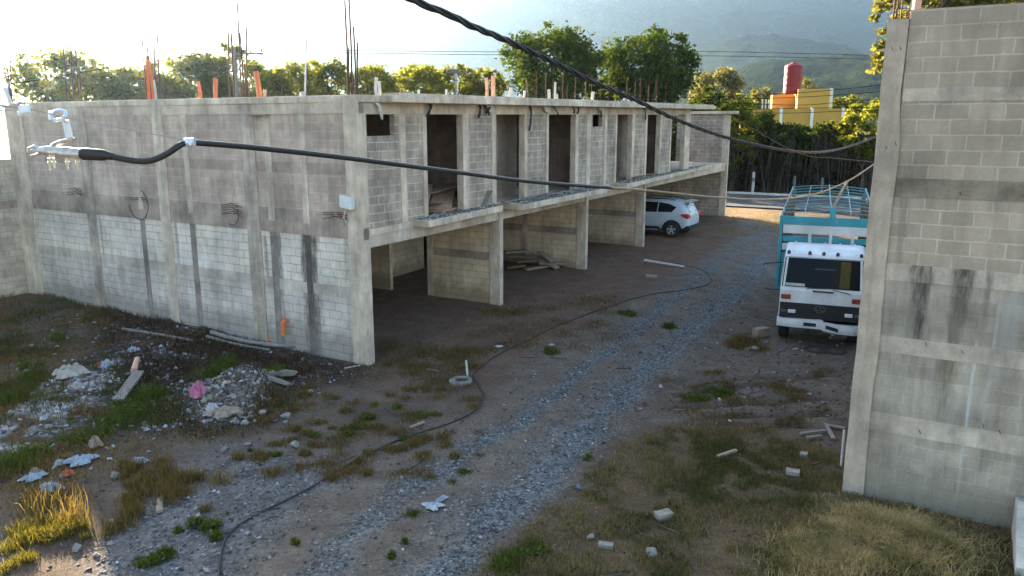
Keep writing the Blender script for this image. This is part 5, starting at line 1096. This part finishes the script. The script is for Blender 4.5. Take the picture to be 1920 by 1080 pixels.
# sheet and box fixed at the corner, black strips of formwork plastic under the eave
jb = thing('junction_box', 'white box tilted out of the corner column at mid height', 'junction box', B(-.06, .36, 3.62), RZ)
M().extr([(-.16, 0), (.16, .05), (.16, .32), (-.16, .27)], 0, -.14, .02).build('box', plain('white_box', (.62, .62, .6), .5, 0, .15), jb, bevel=.01); M().tube([(-.05, .05, .02), (-.09, .1, -.18), (-.05, .05, -.3)], .015, 6).build('bracket', m_pvc, jb)
m_strip = plain('torn_black_plastic', (.02, .018, .018), .6)
for i, (u, dz, dx, lb) in enumerate(((.55, .35, .12, 'pale torn strip hanging from the eave above the small window'), (2.55, .30, -.2, 'black strip hanging left of the first tall doorway'), (4.75, .34, -.1, 'black strip above the wall right of the first doorway'), (5.0, .26, .2, 'short black strip beside a white rag under the eave'), (5.25, .22, -.22, 'slanting black strip left of the second opening'),
        (7.55, .72, -.1, 'longest black strip, hanging right of the second opening'), (9.0, .28, .35, 'black strip slanting over the left of the third opening'), (10.4, .2, .05, 'short black strip over the middle of the third opening'), (10.8, .22, -.1, 'short black strip at the right of the third opening'), (12.6, .35, .0, 'black strip in front of the second small window'), (16.9, .45, .1, 'black strip between the fourth and fifth openings'))):
    z = 5.95+SHEAR*u; p = B(u, -.02, z); m = M(); k = 5; rows = []
    for j in range(k): t = j/(k-1); rows.append([(dx*t-.05*(1-.4*t)+.02*math.sin(j*2), -.06*math.sin(t*3), -dz*t), (dx*t+.05*(1-.4*t)+.02*math.sin(j*2+1), -.05*math.sin(t*3)-.02, -dz*t-.02)])
    o = m.grid(rows).build('plastic_strip', m_strip if i else m_pvc); o.location = p; o.rotation_euler = (0, 0, RZ); s_ = o.modifiers.new('Solidify', 'SOLIDIFY'); s_.thickness = .012; tag(o, lb, 'plastic strip')
for u, lb in ((5.05, 'white rag hanging under the eave left of the second opening'), (8.35, 'white rag under the eave above the wall before the third opening'), (12.45, 'white rag above the second small window')):
    o = M().extr([(0, 0), (.42, 0), (.36, -.2), (.12, -.16)], 1, -.04, 0).build('cloth_rag', m_pvc); o.location = B(u, -.03, 5.94+SHEAR*u); o.rotation_euler = (0, 0, RZ); tag(o, lb, 'rag')
bits = []
for bp_ in BAL:
    for _ in range(420):
        u = random.uniform(bp_[0][0], bp_[3][0] if len(bp_) == 4 else bp_[3][0]); v = random.uniform(-.7, .2); P_ = B(u, v, 3.2+SHEAR*u); bits.append(P_)
def inpoly(u, v, poly):
    c = False
    for i in range(len(poly)):
        x0, y0 = poly[i]; x1, y1 = poly[(i+1) % len(poly)]
        if ((y0 > v) != (y1 > v)) and u < (x1-x0)*(v-y0)/(y1-y0)+x0: c = not c
    return c
bits = [p for p in bits if any(inpoly(*[float(q) for q in uvof(p.x, p.y)], bp_) for bp_ in BAL)]
m_bits = attr_mat('rubble_bits'); n = len(bits); g_ = rng.uniform(.12, .42, n)[:, None]
tag(scatter('balcony_rubble', OCT_V, OCT_F, np.array([tuple(p) for p in bits]), rng.uniform(.012, .05, n), m_bits, np.hstack([g_, g_*.95, g_*.9])), 'grey crumbs of mortar strewn on the balcony slabs', kind='stuff')

# ------------------------------------------------------------------ gravel and rubble crumbs
def sample(n, x0, x1, y0, y1, dens):
    x = rng.uniform(x0, x1, n); y = rng.uniform(y0, y1, n); k = rng.random(n) < dens(x, y); return x[k], y[k]
def inview(x, y): return (np.abs(x) < y*.70+.6)
x, y = sample(170000, -8, 13, 8, 24, lambda x, y: np.clip(fields(x, y)['gravel']**1.3*.62+.05*fields(x, y)['road']+.05*fields(x, y)['grav2'], 0, 1)*inview(x, y)*np.clip(1.25-(y-8)/17, .12, 1))
n = len(x); g_ = np.clip(rng.normal(.18, .085, n), .05, .5)[:, None]
tag(scatter('gravel', OCT_V, OCT_F, np.stack([x, y, gh(x, y)+.004], 1), rng.uniform(.006, .020, n)*rng.choice([1, 1, 1, 1.7], n)*(1+.02*(y-8)), attr_mat('gravel_stone'), np.hstack([g_*1.0, g_*.985, g_*.965])), 'blue-grey crushed gravel strewn along the track', kind='stuff')
def rubw(x, y):
    f = fields(x, y); return np.clip(.8*f['ash']+.9*f['heap']+.25*f['burn']+.05*f['dark']+.03*f['left']+.035*f['grav2']+.02*f['truck'], 0, 1)*inview(x, y)
x, y = sample(42000, -14, 9, 8, 22, rubw); n = len(x); g_ = np.clip(rng.normal(.26, .13, n), .06, .55)[:, None]; tint = rng.random((n, 1))
cc = np.hstack([g_*(1+.15*(tint > .8)), g_*(1-.1*(tint > .8)), g_*(1-.22*(tint > .8)+.05*(tint < .3))])
tag(scatter('rubble_crumbs', OCT_V, OCT_F, np.stack([x, y, gh(x, y)+.01], 1), rng.uniform(.015, .06, n)**1.0, m_bits, cc), 'pale rubble crumbs and ash scattered over the left of the lot', kind='stuff')

# clods and twigs
def cw_(x, y):
    f = fields(x, y); return np.clip(.35*f['left']+.5*f['dark']+.35*f['burn']+.35*f['truck']+.16*f['yard']+.25*f['grav2']+.10*f['road']+.06, 0, 1)*inview(x, y)*np.clip(1.3-(y-9)/18, .15, 1)
x, y = sample(90000, -14, 12, 8, 27, cw_); n = len(x); g_ = rng.uniform(.035, .16, n)[:, None]
tag(scatter('earth_clods', OCT_V, OCT_F, np.stack([x, y, gh(x, y)], 1), rng.uniform(.008, .035, n)*rng.uniform(.5, 1.3, n), m_bits, np.hstack([g_*1.15, g_*.95, g_*.8])), 'small brown clods of earth and grit over the whole lot', kind='stuff')
x, y = sample(16000, -13, 10, 8, 22, lambda x, y: np.clip(.5*fields(x, y)['dark']+.5*fields(x, y)['burn']+.12*fields(x, y)['left']+.12*fields(x, y)['truck']+.04, 0, 1)*inview(x, y)); n = len(x); g_ = rng.uniform(.05, .24, n)[:, None]
TW_V = [(-4, -.25, 0), (-4, .25, 0), (-4, 0, .4), (4, -.2, .1), (4, .2, .1), (4, 0, .4)]
tag(scatter('twigs', TW_V, [(0, 1, 2), (3, 5, 4), (0, 3, 4, 1), (1, 4, 5, 2), (2, 5, 3, 0)], np.stack([x, y, gh(x, y)+.015], 1), rng.uniform(.012, .04, n), m_bits, np.hstack([g_*1.1, g_*.95, g_*.82])), 'broken twigs and splinters littering the dark ground', kind='stuff')

# ------------------------------------------------------------------ grass and weeds
def blades(name, x, y, h, w_, col, mat, label, lean=.5, group=None, z=None):
    n = len(x); z = gh(x, y) if z is None else z; a = rng.uniform(0, 2*PI, n); ca, sa = np.cos(a), np.sin(a); l = rng.uniform(.1, 1, n)*lean*h; b = rng.uniform(0, 2*PI, n); lx, ly = np.cos(b)*l, np.sin(b)*l
    o_ = np.stack([x, y, z-.01], 1); wv = np.stack([ca*w_, sa*w_, 0*ca], 1)
    m1 = o_+np.stack([lx*.35, ly*.35, h*.6], 1); t = o_+np.stack([lx, ly, h*(1-.25*(l/np.maximum(h, 1e-6)))], 1)
    v = np.stack([o_-wv*.5, o_+wv*.5, m1-wv*.4, m1+wv*.4, t], 1).reshape(-1, 3)
    base = np.arange(n)[:, None]*5; fl_ = np.hstack([base+np.array([[0, 1, 3, 2]]), base+np.array([[2, 3, 4]])]).ravel()
    return tag(np_mesh(name, v, fl_, np.tile([4, 3], n), mat, np.repeat(col, 5, 0)), label, kind='stuff', group=group)
MB_ = blade_mat('grass_blade')
def gcol(x, y, green, straw, f):
    n = len(x); r = rng.random(n); k = np.clip(f+.35*(r-.5), 0, 1)[:, None]; c = np.array(green)*(1-k)+np.array(straw)*k; return c*rng.uniform(.6, 1.3, (n, 1))
x, y = sample(230000, -1, 9.6, 7.6, 14, lambda x, y: pmask(P_GRASS, x+.4*(fbm(x, y, 1.5, 3, 31)-.5), y, .3)*(.08+1.3*sstep(.36, .58, fbm(x, y, 2.2, 4, 32)))*inview(x, y))
f_ = .15+.85*sstep(.38, .60, fbm(x, y, 1.1, 5, 33)); edge = 1-pmask(P_GRASS, x, y, 1.3); f_ = np.clip(f_+edge*.9, 0, 1)
blades('meadow_grass', x, y, rng.uniform(.02, .12, len(x))*(.3+1.3*fbm(x, y, 2.3, 3, 34)), .011, gcol(x, y, (.064, .070, .022), (.21, .155, .085), f_), MB_, 'short green and straw grass in front of the right wall', 1.1)
mx = [(m_[0], m_[1]) for m_ in MOUNDS[:2]]; xs_, ys_ = [], []
for (cx, cy_), nn, rr in ((mx[0], 15000, .8), (mx[1], 5000, .55), ((5.6, 9.4), 4000, .55), ((4.1, 8.9), 2500, .4)):
    xs_.append(rng.normal(cx, rr*.62, nn)); ys_.append(rng.normal(cy_, rr*.55, nn))
x, y = np.concatenate(xs_), np.concatenate(ys_); k_ = (x-5.03 < (10.72-y)*1.75) | (y < 9.9); x, y = x[k_], y[k_]
blades('straw_grass', x, y, rng.uniform(.03, .20, len(x))*(.3+1.2*fbm(x, y, 4, 3, 36)), .008, gcol(x, y, (.13, .115, .04), (.42, .31, .16), .35+.75*sstep(.34, .6, fbm(x, y, 2.8, 4, 35))), MB_, 'pale dry straw heaped on the mound at lower right', 1.7)
# left growth
def lw(x, y):
    f = fields(x, y); return np.clip(f['left']*(.15+.9*sstep(.42, .6, fbm(x, y, .8, 3, 41)))*(1-.6*f['ash'])*(1-.5*f['heap']), 0, 1)*inview(x, y)*np.clip(1.5-(y-9)/14, .25, 1)
x, y = sample(210000, -17, -2, 9, 26, lw); f_ = sstep(.42, .62, fbm(x, y, .7, 3, 42)); f = fields(x, y)
col = gcol(x, y, (.075, .072, .022), (.17, .105, .045), f_); col = np.where((rng.random(len(x)) < f['dark']*.8)[:, None], np.array((.060, .036, .028))*rng.uniform(.6, 1.4, (len(x), 1)), col)
blades('scrub_growth', x, y, rng.uniform(.05, .2, len(x)), .014, col, MB_, 'brown and olive scrub growing below the side wall', 1.0)
def tufts(name, T, col1, col2, label, mix=.4, lean=.7):
    xs, ys, hs, cs = [], [], [], []
    for (px, py, r, n_, h) in T:
        p = gp(px, py); x = rng.normal(p.x, r*.5, n_); y = rng.normal(p.y, r*.5, n_); xs.append(x); ys.append(y); hs.append(h*rng.uniform(.4, 1.15, n_)); cs.append(gcol(x, y, col1, col2, np.full(n_, mix)))
    x, y = np.concatenate(xs), np.concatenate(ys); blades(name, x, y, np.concatenate(hs), .010, np.concatenate(cs), MB_, label, lean)
G1 = [(60, 1012, .2, 260, .2), (95, 1008, .2, 380, .19), (128, 1002, .16, 320, .2), (152, 992, .12, 240, .2), (25, 1030, .2, 240, .17), (12, 1068, .14, 160, .14), (50, 1052, .12, 200, .15), (110, 985, .2, 200, .2), (75, 985, .2, 160, .2), (35, 1000, .16, 200, .2), (160, 1010, .08, 90, .14)]
tufts('sunlit_tufts', G1, (.085, .095, .016), (.20, .145, .045), 'yellow-green grass tufts in the patch of sun at lower left', .5, 1.1)
G2 = [(400, 708, .4, 420, .35), (420, 695, .3, 240, .36), (512, 708, .22, 400, .3), (255, 770, .5, 480, .26), (285, 745, .35, 360, .28), (220, 790, .45, 400, .2), (170, 820, .5, 420, .2), (40, 865, .5, 480, .25), (20, 880, .35, 300, .25), (60, 710, .3, 500, .25), (20, 750, .3, 400, .25), (310, 1045, .12, 250, .16), (290, 1055, .12, 250, .15), (270, 1058, .1, 160, .12), (393, 990, .14, 280, .15), (365, 985, .1, 200, .16), (405, 1010, .08, 150, .14), (335, 997, .06, 100, .1),
      (590, 820, .08, 130, .12), (655, 815, .12, 220, .12), (665, 805, .1, 160, .12), (690, 785, .15, 250, .14), (520, 855, .07, 100, .1), (470, 845, .06, 90, .08), (755, 825, .08, 120, .1), (790, 780, .14, 250, .12), (745, 765, .1, 160, .12), (1035, 662, .2, 220, .2), (1175, 590, .3, 250, .15), (1255, 615, .2, 200, .2), (870, 885, .12, 200, .07), (775, 965, .12, 220, .07), (848, 905, .08, 100, .06), (555, 1020, .05, 80, .1), (735, 1045, .05, 80, .1), (760, 1018, .05, 80, .1), (855, 858, .05, 60, .08)]
G2 += [(1290+i*14, 742+random.uniform(-10, 10), .22, 220, .10) for i in range(6)]+[(960, 1050, .25, 500, .12), (1000, 1030, .2, 400, .12), (945, 1068, .2, 400, .12)]
tufts('weeds', G2, (.060, .085, .016), (.13, .12, .035), 'green weeds in clumps over the lot', .25)
G3 = [(random.uniform(230, 420), random.uniform(870, 960), random.uniform(.08, .22), random.randint(80, 260), random.uniform(.12, .24)) for _ in range(26)]+[(random.uniform(20, 170), random.uniform(925, 990), random.uniform(.1, .3), 26, random.uniform(.25, .45)) for _ in range(16)]
G3 += [(random.uniform(430, 900), random.uniform(725, 900), random.uniform(.08, .26), random.randint(60, 220), random.uniform(.06, .16)) for _ in range(110)]+[(230, 985, .2, 260, .2), (255, 965, .15, 200, .22), (205, 1000, .12, 160, .2), (300, 900, .3, 420, .2), (270, 925, .25, 320, .2), (340, 905, .22, 260, .2), (1395, 642, .35, 900, .22), (1380, 650, .3, 500, .2), (1420, 655, .3, 500, .15)]
G3 += [(random.uniform(700, 900), random.uniform(640, 720), random.uniform(.2, .5), 260, random.uniform(.08, .18)) for _ in range(26)]+[(random.uniform(900, 1150), random.uniform(560, 660), random.uniform(.3, .7), 220, .10) for _ in range(30)]+[(random.uniform(1250, 1560), random.uniform(690, 800), random.uniform(.15, .4), 200, .08) for _ in range(34)]
tufts('dry_stalks', G3, (.105, .078, .030), (.19, .125, .06), 'dry brown stalks and grass scattered across the lot', .45)
WL = []
for (px, py, r, n_, h) in [t for t in G2 if t[4] >= .1]+[(300, 1050, .1, 1, .2), (510, 712, .25, 1, .35), (525, 700, .2, 1, .3), (415, 690, .3, 1, .4), (110, 640, .3, 1, .3), (60, 690, .3, 1, .3), (700, 760, .1, 1, .1), (1100, 860, .12, 1, .1)]:
    for _ in range(3):
        p = gp(px, py); WL.append((p.x+random.uniform(-r, r)*.6, p.y+random.uniform(-r, r)*.6, p.z+h*.35, r*.3+.03, r*.3+.03, h*.4))
tag(leaves('broadleaf_weeds', WL, 9000, .055, leaf_mat('weed_leaf', (.045, .07, .015), (.11, .13, .035), .3), None), 'broad-leaved green weeds growing among the rubble and gravel', kind='stuff')
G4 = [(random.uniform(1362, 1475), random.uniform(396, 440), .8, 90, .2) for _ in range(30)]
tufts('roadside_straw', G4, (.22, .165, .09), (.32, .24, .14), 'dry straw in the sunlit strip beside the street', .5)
